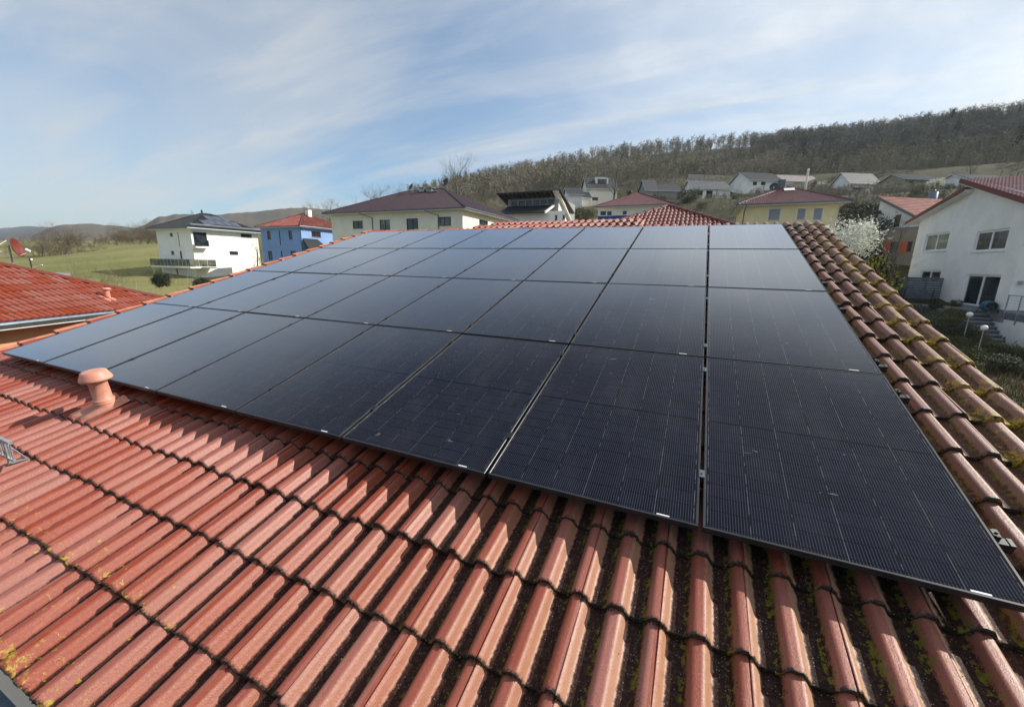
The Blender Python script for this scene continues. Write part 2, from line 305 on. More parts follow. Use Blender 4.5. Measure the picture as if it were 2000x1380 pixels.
# ---------------------------------------------------------------- mesh builder and scene helpers
class MB:
    def __init__(s): s.v = []; s.f = []; s.uv = []; s.has_uv = False
    def add(s, vs, fs, uvs=None):
        o = len(s.v); s.v.extend([tuple(map(float, p)) for p in vs]); s.f.extend([tuple(i+o for i in f) for f in fs])
        if uvs is not None: s.uv.extend(uvs); s.has_uv = True
        else: s.uv.extend([(0, 0)]*len(vs))
    def box(s, a, b, rz=0, c=None):
        x0, y0, z0 = a; x1, y1, z1 = b
        vs = [(x0, y0, z0), (x1, y0, z0), (x1, y1, z0), (x0, y1, z0), (x0, y0, z1), (x1, y0, z1), (x1, y1, z1), (x0, y1, z1)]
        if rz:
            cx, cy = c if c else ((x0+x1)/2, (y0+y1)/2); ca, sa = math.cos(rz), math.sin(rz)
            vs = [(cx+(x-cx)*ca-(y-cy)*sa, cy+(x-cx)*sa+(y-cy)*ca, z) for x, y, z in vs]
        s.add(vs, [(0, 3, 2, 1), (4, 5, 6, 7), (0, 1, 5, 4), (1, 2, 6, 5), (2, 3, 7, 6), (3, 0, 4, 7)])
    def obox(s, O, U, V, W, a, b):
        O, U, V, W = map(np.array, (O, U, V, W)); vs = []
        for k in (0, 1):
            for (i, j) in ((0, 0), (1, 0), (1, 1), (0, 1)):
                vs.append(O+U*(a[0], b[0])[i]+V*(a[1], b[1])[j]+W*(a[2], b[2])[k])
        s.add(vs, [(0, 3, 2, 1), (4, 5, 6, 7), (0, 1, 5, 4), (1, 2, 6, 5), (2, 3, 7, 6), (3, 0, 4, 7)])
    def tube(s, pts, rads, n=6, cap=True):
        pts = [np.array(p, float) for p in pts]; vs = []
        if not hasattr(rads, '__len__'): rads = [rads]*len(pts)
        prev = None
        for i, p in enumerate(pts):
            d = pts[min(i+1, len(pts)-1)]-pts[max(i-1, 0)]; d = d/(np.linalg.norm(d)+1e-9)
            if prev is None:
                a = np.array([0, 0, 1.]) if abs(d[2]) < .9 else np.array([1., 0, 0]); a = np.cross(d, a)
            else: a = prev-d*(prev@d)
            a /= np.linalg.norm(a)+1e-9; prev = a; b = np.cross(d, a)
            for k in range(n): t = 2*PI*k/n; vs.append(p+(a*math.cos(t)+b*math.sin(t))*rads[i])
        fs = [(i*n+k, i*n+(k+1) % n, (i+1)*n+(k+1) % n, (i+1)*n+k) for i in range(len(pts)-1) for k in range(n)]
        if cap: fs += [tuple(range(n-1, -1, -1)), tuple((len(pts)-1)*n+k for k in range(n))]
        s.add(vs, fs)
    def lathe(s, prof, n=24, o=(0, 0, 0), ax=(0, 0, 1)):
        ax = Vector(ax).normalized(); q = Vector((0, 0, 1)).rotation_difference(ax); vs = []
        for r, z in prof:
            for k in range(n): t = 2*PI*k/n; p = q @ Vector((r*math.cos(t), r*math.sin(t), z)); vs.append((p.x+o[0], p.y+o[1], p.z+o[2]))
        fs = [(i*n+k, i*n+(k+1) % n, (i+1)*n+(k+1) % n, (i+1)*n+k) for i in range(len(prof)-1) for k in range(n)]
        s.add(vs, fs)
    def build(s, name, material, parent=None, smooth=False, thick=None):
        me = bpy.data.meshes.new(name); me.from_pydata(s.v, [], s.f)
        if s.has_uv:
            l = me.uv_layers.new(name='UVMap'); idx = np.empty(len(me.loops), np.int32); me.loops.foreach_get('vertex_index', idx)
            l.data.foreach_set('uv', np.array(s.uv, np.float32)[idx].ravel())
        me.materials.append(material)
        if smooth: me.polygons.foreach_set('use_smooth', [True]*len(me.polygons))
        me.update(); o = bpy.data.objects.new(name, me); COL.objects.link(o)
        if parent: o.parent = parent
        return o

def tag(o, label=None, cat=None, group=None, kind=None):
    if label: o['label'] = label
    if cat: o['category'] = cat
    if group: o['group'] = group
    if kind: o['kind'] = kind
    return o
def empty(name, label, cat, loc=(0, 0, 0), group=None, rz=0):
    o = bpy.data.objects.new(name, None); COL.objects.link(o); o.location = loc; o.rotation_euler = (0, 0, rz); o.empty_display_size = .3
    return tag(o, label, cat, group)
def dup(o, loc=None, rz=None, scale=None, label=None):
    c = o.copy(); COL.objects.link(c)
    for ch in o.children:
        d = ch.copy(); COL.objects.link(d); d.parent = c
        for g in ch.children: e = g.copy(); COL.objects.link(e); e.parent = d
    if loc is not None: c.location = loc
    if rz is not None: c.rotation_euler = (0, 0, rz)
    if scale is not None: c.scale = (scale,)*3
    if label: c['label'] = label
    return c

# ---------------------------------------------------------------- TERRAIN
ctl = []   # x, y, z, radius
def cp(x, y, z, r=None): ctl.append((x, y, z, r if r else 4+.22*math.hypot(x-C[0], y-C[1])))
def cpp(px, py, D, r=None): P = gd(px, py, D); cp(P[0], P[1], P[2], r)
for a in [(0, 0, .3), (-14, 0, .2), (-22, 4, .3), (-4, -12, -.2), (8, -4, .6), (9, 8, 1.4), (8, 18, 2.4), (0, 14, 2.5), (-12, 14, 2), (-18, 16, 1.6), (-30, 14, 1.2), (-45, 20, 1.8), (-62, 24, 2.6), (-52, 42, 4.6),
          (-30, 30, 4.5), (-24, 44, 6.3), (0, 30, 4.0), (-3, 58, 8), (8, 56, 6.0), (-12, 66, 9.0), (-26, 70, 9.5)]: cp(*a)
for a in [(13, 25, 2.3, 1.8), (17, 25, 2.4, 2.5), (15.5, 26.5, 2.4, 1.5), (14.5, 27.8, 2.5, 1.1), (14.5, 29.6, 2.9, .9), (14.6, 31.2, 3.6, .8), (13.0, 29.8, 3.9, 1.0), (13.2, 31.6, 4.5, .9), (11, 21, 1.9, 3), (11.2, 27, 3.6, 1.6), (11.8, 30, 4.3, 1.8), (10, 30, 3.7, 2.5), (9, 25, 2.4, 2.5), (17, 34, 4.2, 3), (14, 34, 4.3, 2.5), (14, 38, 4.4, 3), (12, 37, 4.2, 2.5), (20, 44, 4.6, 5), (14, 46, 4.5, 4), (9, 38, 4.0, 4), (30, 30, 5), (30, 10, 3), (15, 50, 4.5, 4), (16, 56, 4.9, 4), (24, 58, 5.6), (9, 48, 5.0, 4)]: cp(*a)
for a in [(-66, 32, 3.3, 6), (-74, 33, 3.4, 6), (-58, 30, 3.2, 6), (-76, 42, 3.9, 7), (-60, 46, 4.4, 7), (-68, 24, 2.8, 7)]: cp(*a)
# meadow on the left, rising behind the balcony house
for px in (-60, 0, 50, 100, 150, 200, 250, 300, 330):
    yn = np.interp(px, [0, 100, 200, 330], [576, 566, 560, 556]); yf = np.interp(px, [-60, 0, 100, 200, 330], [526, 520, 508, 488, 466]); tn, tf = ray(px, yn)[2], ray(px, yf)[2]
    for D_ in (62, 74, 86, 98, 110, 122): t_ = (D_-62)/60; P_ = gd(px, yn, D_); cp(P_[0], P_[1], C[2]+D_*(tn+(tf-tn)*t_), 12)
for a in [(420, 464, 130), (600, 468, 140), (760, 462, 150)]: cpp(*a)
for a in [(0, 522, 150, 16), (60, 518, 150, 16), (120, 512, 150, 16), (180, 502, 150, 16), (240, 492, 152, 16), (300, 483, 155, 16), (350, 480, 160, 16), (420, 478, 180), (0, 505, 220), (150, 492, 220), (300, 480, 225), (560, 470, 210)]: cpp(*a)
for a in [(0, 478, 330), (100, 474, 330), (200, 470, 330), (350, 462, 330), (600, 455, 330), (-300, 480, 330), (-300, 530, 120)]: cpp(*a)
# hillside with the houses, right
for a in [(900, 420, 95), (1000, 415, 90), (1100, 405, 90), (1180, 402, 105), (1280, 398, 112), (1400, 398, 105), (1500, 392, 112), (1640, 388, 112), (1760, 380, 110), (1850, 374, 105), (1960, 372, 105), (2100, 372, 105), (2300, 370, 105), (1660, 420, 85), (1800, 400, 85)]: cpp(*a)
for a in [(800, 418, 150), (900, 400, 160), (1000, 380, 165), (1120, 365, 165), (1250, 352, 170), (1400, 350, 175), (1550, 348, 175), (1700, 345, 175), (1850, 343, 170), (2000, 340, 170), (2200, 335, 170)]: cpp(*a)
for a in [(700, 432, 260), (860, 400, 270), (930, 374, 280), (1000, 362, 290), (1120, 342, 300), (1250, 336, 310), (1400, 340, 320), (1550, 334, 320), (1700, 328, 330), (1850, 318, 330), (2000, 310, 330), (2300, 290, 330)]: cpp(*a)
for a in [(700, 436, 420), (830, 405, 420), (930, 368, 430), (1040, 346, 440), (1150, 338, 450), (1300, 340, 460), (1400, 348, 460), (1550, 334, 470), (1700, 324, 480), (1850, 306, 490), (2000, 284, 500), (2300, 236, 500)]: cpp(*a)
for D_ in (480, 800, 1400):
    for a in [(-900, 560), (-500, 530), (-200, 505), (0, 488), (150, 480), (300, 474), (450, 472), (600, 468), (720, 462)]: cpp(a[0], a[1], D_)
for a in [(-60, -60, -3), (0, -60, -4), (60, -50, 0), (-150, -80, -3), (-120, 0, 0), (100, -20, 8), (0, -300, -5), (-400, -200, 0), (300, -200, 20), (300, 0, 60)]: cp(*a)
for a in [(700, 440, 600), (900, 395, 620), (1100, 372, 640), (1300, 362, 650), (1600, 340, 660), (1900, 320, 680), (2200, 290, 700)]: cpp(*a)
for a in [(1463, 381, 125), (1495, 381, 128), (1357, 393, 112), (1400, 395, 112), (1352, 366, 150), (1530, 374, 140), (1570, 373, 142), (1661, 380, 122), (1700, 380, 124), (1768, 378, 118), (1800, 377, 118), (1893, 369, 112), (1940, 367, 112), (1147, 398, 100), (1180, 400, 100), (1262, 388, 118), (1300, 391, 120)]: cpp(a[0], a[1], a[2], 9)
CT = np.array(ctl)
def hgt(x, y):
    x = np.asarray(x, float); y = np.asarray(y, float); num = np.zeros_like(x); den = np.zeros_like(x)
    for cx_, cy_, cz_, r in CT:
        d2 = (x-cx_)**2+(y-cy_)**2; wgt = np.exp(-d2/(r*r))+1e-5/(1+d2/(r*r))**2
        num += wgt*cz_; den += wgt
    z = num/den
    cut = (x > 13.5) & (x < 15.35) & (y > 27.6) & (y < 32.0)          # cutting for the garden steps
    return np.where(cut, np.minimum(z, 2.25+np.clip(y-28.5, 0, 3.2)*.64), z)
def H(x, y): return float(hgt(np.array([x]), np.array([y]))[0])

def ground_mat():
    m = bpy.data.materials.new('ground_cover'); m.use_nodes = True; nt = m.node_tree; b = nt.nodes['Principled BSDF']
    t = N(nt, 'ShaderNodeTexCoord'); ob = t.outputs['Object']; s = N(nt, 'ShaderNodeSeparateXYZ'); LK(nt, ob, s.inputs[0]); X, Y = s.outputs[0], s.outputs[1]
    n1 = NOISE(nt, ob, .03, 5, .6); n2 = NOISE(nt, ob, .6, 6, .7); n3 = NOISE(nt, ob, 6, 4, .7)
    g = MIXC(nt, RANGE(nt, n1, .4, .62), (.168, .172, .060), (.230, .212, .092))
    g = MIXC(nt, MATH(nt, 'MULTIPLY', RANGE(nt, n2, .4, .7), .45), g, (.10, .125, .035))
    # mowing tracks on the meadow, roughly along the contour
    ww = MATH(nt, 'ADD', MATH(nt, 'MULTIPLY', X, .42), MATH(nt, 'MULTIPLY', Y, -.24)); ww = MATH(nt, 'ADD', ww, MATH(nt, 'MULTIPLY', n2, 1.2))
    tr = MATH(nt, 'SINE', ww); g = MIXC(nt, MATH(nt, 'MULTIPLY', RANGE(nt, tr, .2, .9), .28), g, (.27, .25, .10))
    wood = MIXC(nt, RANGE(nt, n2, .35, .7), (.078, .072, .045), (.052, .054, .030))
    # woodland floor: on the right hill (Y above a line) and beyond the meadow
    hill = RANGE(nt, MATH(nt, 'ADD', MATH(nt, 'ADD', MATH(nt, 'MULTIPLY', X, .55), Y), MATH(nt, 'MULTIPLY', n1, 10)), 62, 74)
    c = MIXC(nt, hill, g, wood)
    gard = MIXC(nt, RANGE(nt, n2, .38, .62), (.075, .055, .038), (.055, .068, .025))
    near = MATH(nt, 'MULTIPLY', RANGE(nt, X, -40, -34), RANGE(nt, Y, 64, 60)); c = MIXC(nt, near, c, gard)
    sg = MIXC(nt, 0.0, gard, gard)
    c = MIXC(nt, MATH(nt, 'MULTIPLY', RANGE(nt, n3, .5, .75), .35), c, (.05, .045, .03))
    LK(nt, c, b.inputs['Base Color']); b.inputs['Roughness'].default_value = .95; b.inputs['Specular IOR Level'].default_value = .15
    bn = N(nt, 'ShaderNodeBump'); bn.inputs['Strength'].default_value = .6; bn.inputs['Distance'].default_value = .15; LK(nt, n3, bn.inputs['Height']); LK(nt, bn.outputs[0], b.inputs['Normal'])
    return m
def ground():
    na = 560; rs = np.concatenate([[0], np.geomspace(2, 19, 22), np.linspace(20, 48, 64), np.geomspace(49.5, 6000, 120)])
    az = np.linspace(-PI, PI, na, endpoint=False)
    A, Rr = np.meshgrid(az, rs); Xg = C[0]+np.sin(A)*Rr; Yg = C[1]+np.cos(A)*Rr; Z = hgt(Xg, Yg)
    fall = np.clip((Rr-900)/3000, 0, 1); Z = Z*(1-fall)+0*fall
    vs = np.stack([Xg, Yg, Z], -1).reshape(-1, 3); nr = len(rs)
    fs = [(i*na+j, (i+1)*na+j, (i+1)*na+(j+1) % na, i*na+(j+1) % na) for i in range(nr-1) for j in range(na)]
    me = bpy.data.meshes.new('ground'); me.from_pydata(vs.tolist(), [], fs); me.materials.append(ground_mat()); me.polygons.foreach_set('use_smooth', [True]*len(me.polygons)); me.update()
    o = bpy.data.objects.new('ground', me); COL.objects.link(o); o['kind'] = 'structure'
ground()

# far hills: ridges with real depth
def hills(name, prof, D, depth, material, base=-20, rough=2.5, seed=1):
    r = np.random.default_rng(seed); xs = np.linspace(prof[0][0], prof[-1][0], 160)
    ys = np.interp(xs, [p[0] for p in prof], [p[1] for p in prof]); ys = ys + np.interp(xs, np.linspace(xs[0], xs[-1], 70), r.normal(0, .7, 70))
    mb = MB(); n = 12; vs = []
    for i, (x, y) in enumerate(zip(xs, ys)):
        P = gd(x, y, D); d = P-C; d[2] = 0; d /= np.linalg.norm(d)
        for k in range(n+1):
            t = k/n; s_ = (t-.5)*2; h = base+(P[2]-base)*(1-s_*s_)**.8 if abs(s_) < 1 else base
            q = P+d*s_*depth; vs.append((q[0], q[1], h))
    fs = [(i*(n+1)+k, (i+1)*(n+1)+k, (i+1)*(n+1)+k+1, i*(n+1)+k+1) for i in range(len(xs)-1) for k in range(n)]
    mb.add(vs, fs); o = mb.build(name, material, smooth=True); o['kind'] = 'structure'; return o
M['hill_brown'] = mat('bare_wood_hill', (.105, .082, .062), .95, .3, .02, bump=1, bscale=.2, col2=(.06, .06, .045), detail=8)
M['hill_far'] = mat('far_wood_hill', (.07, .075, .075), .95, .25, .008, detail=8)
hills('hill', [(-500, 450), (-150, 452), (0, 447), (40, 442), (95, 443), (150, 455), (260, 470), (400, 480)], 2300, 400, M['hill_far'], seed=3)
hills('hill', [(-200, 470), (60, 462), (95, 444), (130, 438), (180, 437), (230, 441), (290, 449), (380, 462)], 1000, 160, M['hill_brown'], seed=4)
hills('hill', [(200, 470), (275, 442), (310, 424), (345, 419), (420, 420), (500, 414), (580, 406), (640, 410), (700, 424), (760, 440), (850, 455)], 950, 200, M['hill_brown'], seed=5)

# ---------------------------------------------------------------- OUR HOUSE: roof in its own frame (x along the eave, y up the slope), pitched 16.5 degrees
PITCH = math.radians(16.5)
RX = Matrix.Translation((0, 0, 6)) @ Matrix.Rotation(PITCH, 4, 'X')
TU, TV = .3328, .3945
UX0 = -.969                        # a roll crest
VY0 = -1.6145                      # eave line
ZC = -.130                         # crest level below module surface
house = empty('tiled_house', 'own house under a weathered red concrete tile roof in the foreground, carrying the solar array', 'house', (0, 0, 0))
def roof_local(o):
    o.matrix_world = RX; return o
def SH(c):
    t = min(1, max(0, (c+.58)/1.40)); return t*t*(3-2*t)
def rprof():
    """cross-section of one tile (two rolls); u in tile units from the crest with the lap joint"""
    A = .052; out = []
    us = np.linspace(0, 1, 37)[:-1]
    for u in us:
        p = u*2 % 1.0; c = math.cos(2*PI*p); h = SH(c)
        out.append((u, A*(h-1)))
    # lap joint groove just right of the crest of roll 0
    g = [(.030, -.001), (.033, -.010), (.043, -.011), (.046, -.0055)]
    out = [(u, z-(.0045*max(0, 1-(u-.046)/.07) if .046 < u < .116 else 0)) for u, z in out if not (.026 < u < .05)]+g
    # soft shoulder step on the right flank of the plain roll
    out = sorted(out); return out
def main_roof():
    prof = rprof(); n = len(prof); mb_v = []; mb_f = []; mb_uv = []
    xl = (-10.05-UX0)/TU; xr = (.742-UX0)/TU
    def course(k, ua, ub):
        us = []
        i0 = math.floor(ua); i1 = math.ceil(ub)
        for i in range(i0, i1):
            for (u, z) in prof:
                if ua-1e-6 <= i+u <= ub+1e-6: us.append((i+u, z, i, u))
        rows = [0.0, .01, .05, .35, .7, 1.0, 1.06]
        o = len(mb_v)
        jit = {}
        for (U, z, i, u) in us:
            ti = i if u > .045 else i-1
            if (ti, k) not in jit: jit[(ti, k)] = (rng.normal(0, .0028), rng.normal(0, .0045), rng.normal(0, .0045))
            jz, jy, jt = jit[(ti, k)]
            x = UX0+U*TU
            zb = ZC+z
            y0 = VY0+k*TV+jy+rng.normal(0, .0012)
            # lower face of the front edge, then the surface rows
            mb_v.append((x, y0+.004, zb-.030+jz)); mb_uv.append((U+1000*0, k+.0))
            for j, t in enumerate(rows):
                lift = .010*(1-t)-.018*t
                e = -.005 if j == 0 else (0 if j else 0)
                mb_v.append((x, y0+t*TV, zb+lift+jz+jt*(.5-t)+e)); mb_uv.append((U, k+.001+t*.998 if t <= 1 else k+.999))
        nr = len(rows)+1
        for a in range(len(us)-1):
            for j in range(nr-1):
                q = o+a*nr+j; mb_f.append((q, q+nr, q+nr+1, q+1))
    for k in range(24): course(k, xl, xr)
    xe = (-2.52-UX0)/TU
    course(24, (-6.72-UX0)/TU, xe); course(25, (-6.38-UX0)/TU, xe)
    mb = MB(); mb.v = mb_v; mb.f = mb_f; mb.uv = mb_uv; mb.has_uv = True
    o = mb.build('roof', M['tile_main'], None, smooth=True); o.parent = house; o.matrix_world = RX
    try:
        bpy.context.view_layer.objects.active = o
        o.data.set_sharp_from_angle(angle=math.radians(50))
    except Exception as e: print('sharp', e)
    return o
roof = main_roof()
def rp(mb, name, material, smooth=False, parent=None):
    o = mb.build(name, material, None, smooth=smooth); o.parent = parent or house
    o.matrix_world = RX; return o
# boards below the tiles (closes the roof) and its edges
mb = MB(); mb.box((-10.0, -1.55, -.32), (.76, 7.82, -.235)); mb.box((-6.6, 7.83, -.32), (-2.6, 8.60, -.235)); rp(mb, 'roof_deck', M['wood_grey'])
# verge tiles at both sides
def verge(x, sgn, name):
    mb = MB()
    for k in range(24):
        y0 = VY0+k*TV; pts = []
        jz = rng.normal(0, .004)
        vs = []; n = 9
        for t, lift in ((0, .016), (.04, .020), (1.04, -.012)):
            for i in range(n):
                a = PI*(i/(n-1)); r = .062*(1-.06*t)
                vs.append((x+math.cos(a)*r, y0+t*TV, ZC-.002+lift+jz+math.sin(a)*r*.62-.03))
            vs.append((x-sgn*0+sgn*.062, y0+t*TV, ZC-.16+lift))
        o = len(mb.v); m_ = n+1
        mb.v += vs; mb.uv += [((v[0]-UX0)/TU, (v[1]-VY0)/TV) for v in vs]
        mb.f += [(o+j*m_+i, o+j*m_+i+1, o+(j+1)*m_+i+1, o+(j+1)*m_+i) for j in range(2) for i in range(n-1)]
        e = 0 if sgn > 0 else n-1
        mb.f += [(o+j*m_+e, o+j*m_+n, o+(j+1)*m_+n, o+(j+1)*m_+e) for j in range(2)]
        mb.f += [tuple(o+i for i in range(n))]
    mb.has_uv = True
    return rp(mb, name, M['tile_main'], smooth=False)
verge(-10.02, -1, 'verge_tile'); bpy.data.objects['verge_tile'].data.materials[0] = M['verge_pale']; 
# end cap tile where the higher courses stop
mb = MB(); mb.box((-2.53, 7.86, -.26), (-2.50, 8.60, -.19)); rp(mb, 'verge_cap', M['terra_wall'])
# right verge: the last roll turns down
mb = MB()
for k in range(24):
    y0 = VY0+k*TV; jz = rng.normal(0, .003); mb.obox((0, 0, 0), (1, 0, 0), (0, 1, 0), (0, 0, 1), (.7425, y0+.003, -.30), (.757, y0+TV*1.0, ZC-.050+jz))
rp(mb, 'verge_board', M['verge_brown'])
# gutter: open half round along the eave, with brackets
mb = MB(); n = 11; xs = np.linspace(-10.1, .85, 24); vs = []
for x in xs:
    for k in range(n): a = PI+PI*k/(n-1); vs.append((x, -1.735+math.cos(a)*.078, -.205+math.sin(a)*.078))
fs = [(i*n+k, i*n+k+1, (i+1)*n+k+1, (i+1)*n+k) for i in range(len(xs)-1) for k in range(n-1)]; mb.add(vs, fs)
mb.tube([(-10.1, -1.815, -.200), (.85, -1.815, -.200)], .010, 6)
rp(mb, 'gutter', M['zinc'], smooth=True)
for x in np.arange(-9.8, .8, .70):
    mb = MB(); mb.obox((0, 0, 0), (1, 0, 0), (0, 1, 0), (0, 0, 1), (x, -1.83, -.196), (x+.028, -1.63, -.190)); mb.obox((0, 0, 0), (1, 0, 0), (0, 1, 0), (0, 0, 1), (x, -1.836, -.235), (x+.028, -1.829, -.190)); rp(mb, 'gutter_bracket', M['zinc'])
# walls of the house below
mb = MB(); mb.box((-9.7, -.7, -.5), (.5, 7.3, 5.40)); mb.build('wall', M['cream_wall'], house)
mb = MB(); mb.box((-6.55, 7.3, -.5), (-2.6, 10.5, 8.0)); mb.build('wall', M['cream_wall'], house)
# moss crumbs and dirt crust on the tile edges and flanks (real little lumps)
def lumps():
    r = np.random.default_rng(5); mb_v = []; mb_f = []; cv = []; cf = []
    oct_ = np.array([(1, 0, 0), (-1, 0, 0), (0, 1, 0), (0, -1, 0), (0, 0, 1), (0, 0, -.3)], float); of = [(0, 2, 4), (2, 1, 4), (1, 3, 4), (3, 0, 4), (2, 0, 5), (1, 2, 5), (3, 1, 5), (0, 3, 5)]
    def put(V, Fc, p, s):
        q = oct_*s*(r.uniform(.6, 1.4, (6, 1))); a = r.uniform(0, 6.3); ca, sa = math.cos(a), math.sin(a)
        q = np.stack([q[:, 0]*ca-q[:, 1]*sa, q[:, 0]*sa+q[:, 1]*ca, q[:, 2]*.6], -1)+p; o = len(V); V.extend(q.tolist()); Fc.extend([tuple(i+o for i in f) for f in of])
    def zs(x):
        u = ((x-UX0)/TU*2) % 1.0; return .052*(SH(math.cos(2*PI*u))-1)
    # crust hanging along the lower edge of the courses near the camera
    for k in range(0, 9):
        y0 = VY0+k*TV; dens = 2600 if k < 6 else 700
        for x in r.uniform(-7.5, .78, dens):
            if k >= 5 and x < .02: continue
            if math.sin(x*13.7+k*2.1)+math.sin(x*5.1-k)+r.normal(0, .5) < -.6: continue
            put(cv, cf, np.array([x, y0+r.normal(.0, .0022), ZC+zs(x)-.014+r.uniform(-.012, .013)]), abs(r.normal(0, .0018))+.0016)
    for _ in range(26000):
        x = .8-abs(r.normal(0, 2.2)); y = r.uniform(VY0, 3.2)
        if x < -4 or (x < .0 and y > .0): continue
        ph = ((x-UX0)/TU*2) % 1.0
        if not (.56 < ph < .84) and r.uniform() > .05: continue
        if math.sin(x*9.1+y*5.3)+math.sin(x*3.7-y*11.0)+r.normal(0, .6) < .5: continue
        t = ((y-VY0)/TV) % 1.0
        put(mb_v, mb_f, np.array([x, y, ZC+zs(x)+.010*(1-t)-.018*t+.001]), abs(r.normal(0, .0022))+.0014)
    a = MB(); a.v = cv; a.f = cf; a.uv = [(0, 0)]*len(cv); o = rp(a, 'dirt_crust', M['crust']); o['kind'] = 'stuff'
    a = MB(); a.v = mb_v; a.f = mb_f; a.uv = [(0, 0)]*len(mb_v); o = rp(a, 'moss', M['moss']); o['kind'] = 'stuff'
lumps()

# ---------------------------------------------------------------- SOLAR ARRAY
PW, PH, PXP, PYP, FT = 1.134, 1.722, 1.154, 1.742, .035
ORD = ['rightmost', 'second from right', 'third from right', 'fourth from right', 'fifth from right', 'sixth from right', 'seventh from right', 'leftmost']
ROW = ['bottom', 'second', 'third', 'top']
def make_panel():
    root = bpy.data.objects.new('solar_panel', None); COL.objects.link(root)
    mb = MB(); fw = .011; z1 = 0.0; z0 = -FT
    for a, b in (((0, 0, z0), (PW, fw, z1)), ((0, PH-fw, z0), (PW, PH, z1)), ((0, fw, z0), (fw, PH-fw, z1)), ((PW-fw, fw, z0), (PW, PH-fw, z1))): mb.box(a, b)
    f = mb.build('frame', M['black_alu'], root)
    bv = f.modifiers.new('b', 'BEVEL'); bv.width = .0012; bv.segments = 1
    mb = MB(); a = fw; vs = [(a, a, -.002), (PW-a, a, -.002), (PW-a, PH-a, -.002), (a, PH-a, -.002)]
    ox, oy = (PW-.182*6)/2, (PH-.0925*18)/2
    mb.add(vs, [(0, 1, 2, 3)], [(v[0]-ox+.182*20, v[1]-oy+0.0) for v in vs]); g = mb.build('cell_glass', M['panel_cells'], root)
    mb = MB(); mb.box((a, a, -.028), (PW-a, PH-a, -.024)); mb.build('backsheet', M['black'], root)
    mb = MB(); mb.box((PW-.19, .0125, -.0018), (PW-.13, .0200, -.0012)); mb.build('sticker', M['label'], root)
    return root
pan = make_panel(); first = True
for r in range(4):
    for c in range(8):
        o = pan if first else dup(pan); first = False
        tag(o, 'black solar panel, %s in the %s row%s' % (ORD[c], ROW[r], ' nearest the eave' if r == 0 else ' nearest the ridge' if r == 3 else ' up from the eave'), 'solar panel', 'solar panels of the roof array')
        dz = rng.normal(0, .0012); sc = .005 if c >= 1 else 0.0
        loc = Vector((-(c+1)*PXP+.010-sc*0, r*PYP+.010, dz))
        o.matrix_world = RX @ Matrix.Translation(loc) @ Matrix.Rotation(rng.normal(0, .0007), 4, 'Z') @ Matrix.Rotation(rng.normal(0, .0016), 4, 'X') @ Matrix.Rotation(rng.normal(0, .0016), 4, 'Y')
# rails with clamps
RY = [.37, 1.53, 1.95, 3.10, 3.89, 5.10, 5.46, 6.72]
RN = ['lower rail under the bottom row', 'upper rail under the bottom row', 'lower rail under the second row', 'upper rail under the second row', 'lower rail under the third row', 'upper rail under the third row', 'lower rail under the top row', 'upper rail under the top row']
for i, y in enumerate(RY):
    e = empty('mounting_rail', 'aluminium mounting rail with black end cap, %s of panels' % RN[i], 'mounting rail', group='mounting rails of the solar array'); e.matrix_world = RX @ Matrix.Translation((0, y, 0))
    mb = MB(); mb.box((-9.27, -.019, -.082), (.062, .019, -.037)); mb.build('rail', M['clamp'], e)
    mb = MB(); mb.box((.062, -.021, -.085), (.078, .021, -.034)); mb.build('end_cap', M['black'], e)
    mb = MB(); mb.box((.0045, -.022, -.040), (.020, .022, .0035)); mb.box((-.004, -.018, .0015), (.020, .018, .0040)); mb.lathe([(0, .0045), (.006, .0045), (.006, .010), (0, .010)], 6, (.012, 0, 0)); mb.build('end_clamp', M['clamp'], e)
    for c in range(1, 8):
        x = -c*PXP+.0
        mb = MB(); mb.box((x-.014, -.028, .0015), (x+.014, .028, .0048)); mb.box((x-.006, -.02, -.04), (x+.006, .02, .0015)); mb.lathe([(0, .0048), (.006, .0048), (.006, .011), (0, .011)], 6, (x, 0, 0)); mb.build('mid_clamp', M['zinc' if c == 1 else 'clamp'], e)
    for x in np.arange(-9.0, .1, 1.3):
        if i > 2: break
        mb = MB(); mb.box((x-.015, -.03, -.20), (x+.015, -.019, -.06)); mb.build('roof_hook', M['galv'], e)

# ---------------------------------------------------------------- VENT PIPE on the roof
def pj(P):
    Q = R @ (np.array(P)-C); return 1000+F*Q[0]/Q[2], 690+F*Q[1]/Q[2]
vt = empty('vent_pipe', 'pink terracotta vent pipe with mushroom cap on the tiles below the solar array', 'vent pipe')
vt.matrix_world = RX @ Matrix.Translation((-6.35, -.19, ZC-.03)) @ Matrix.Rotation(math.radians(-10), 4, 'X') @ Matrix.Diagonal((.72, .72, .95, 1))
mb = MB(); mb.lathe([(.100, -.03), (.099, .10), (.096, .102), (.095, .27), (.101, .275), (.101, .30), (.096, .305), (.096, .345)], 32); mb.build('pipe', M['vent'], vt, smooth=True)
mb = MB(); mb.lathe([(.088, .335), (.095, .318), (.140, .306), (.164, .306), (.168, .314), (.160, .334), (.142, .362), (.130, .388), (.112, .398), (.06, .401), (.0005, .402)], 32); mb.build('cap', M['vent'], vt, smooth=True)
mb = MB(); mb.lathe([(.14, -.05), (.135, -.01), (.118, .055), (.113, .085), (.113, .10), (.098, .105)], 32); mb.lathe([(.116, .058), (.121, .060), (.121, .070), (.115, .072)], 32); mb.build('collar', M['vent'], vt, smooth=True)
mb = MB()
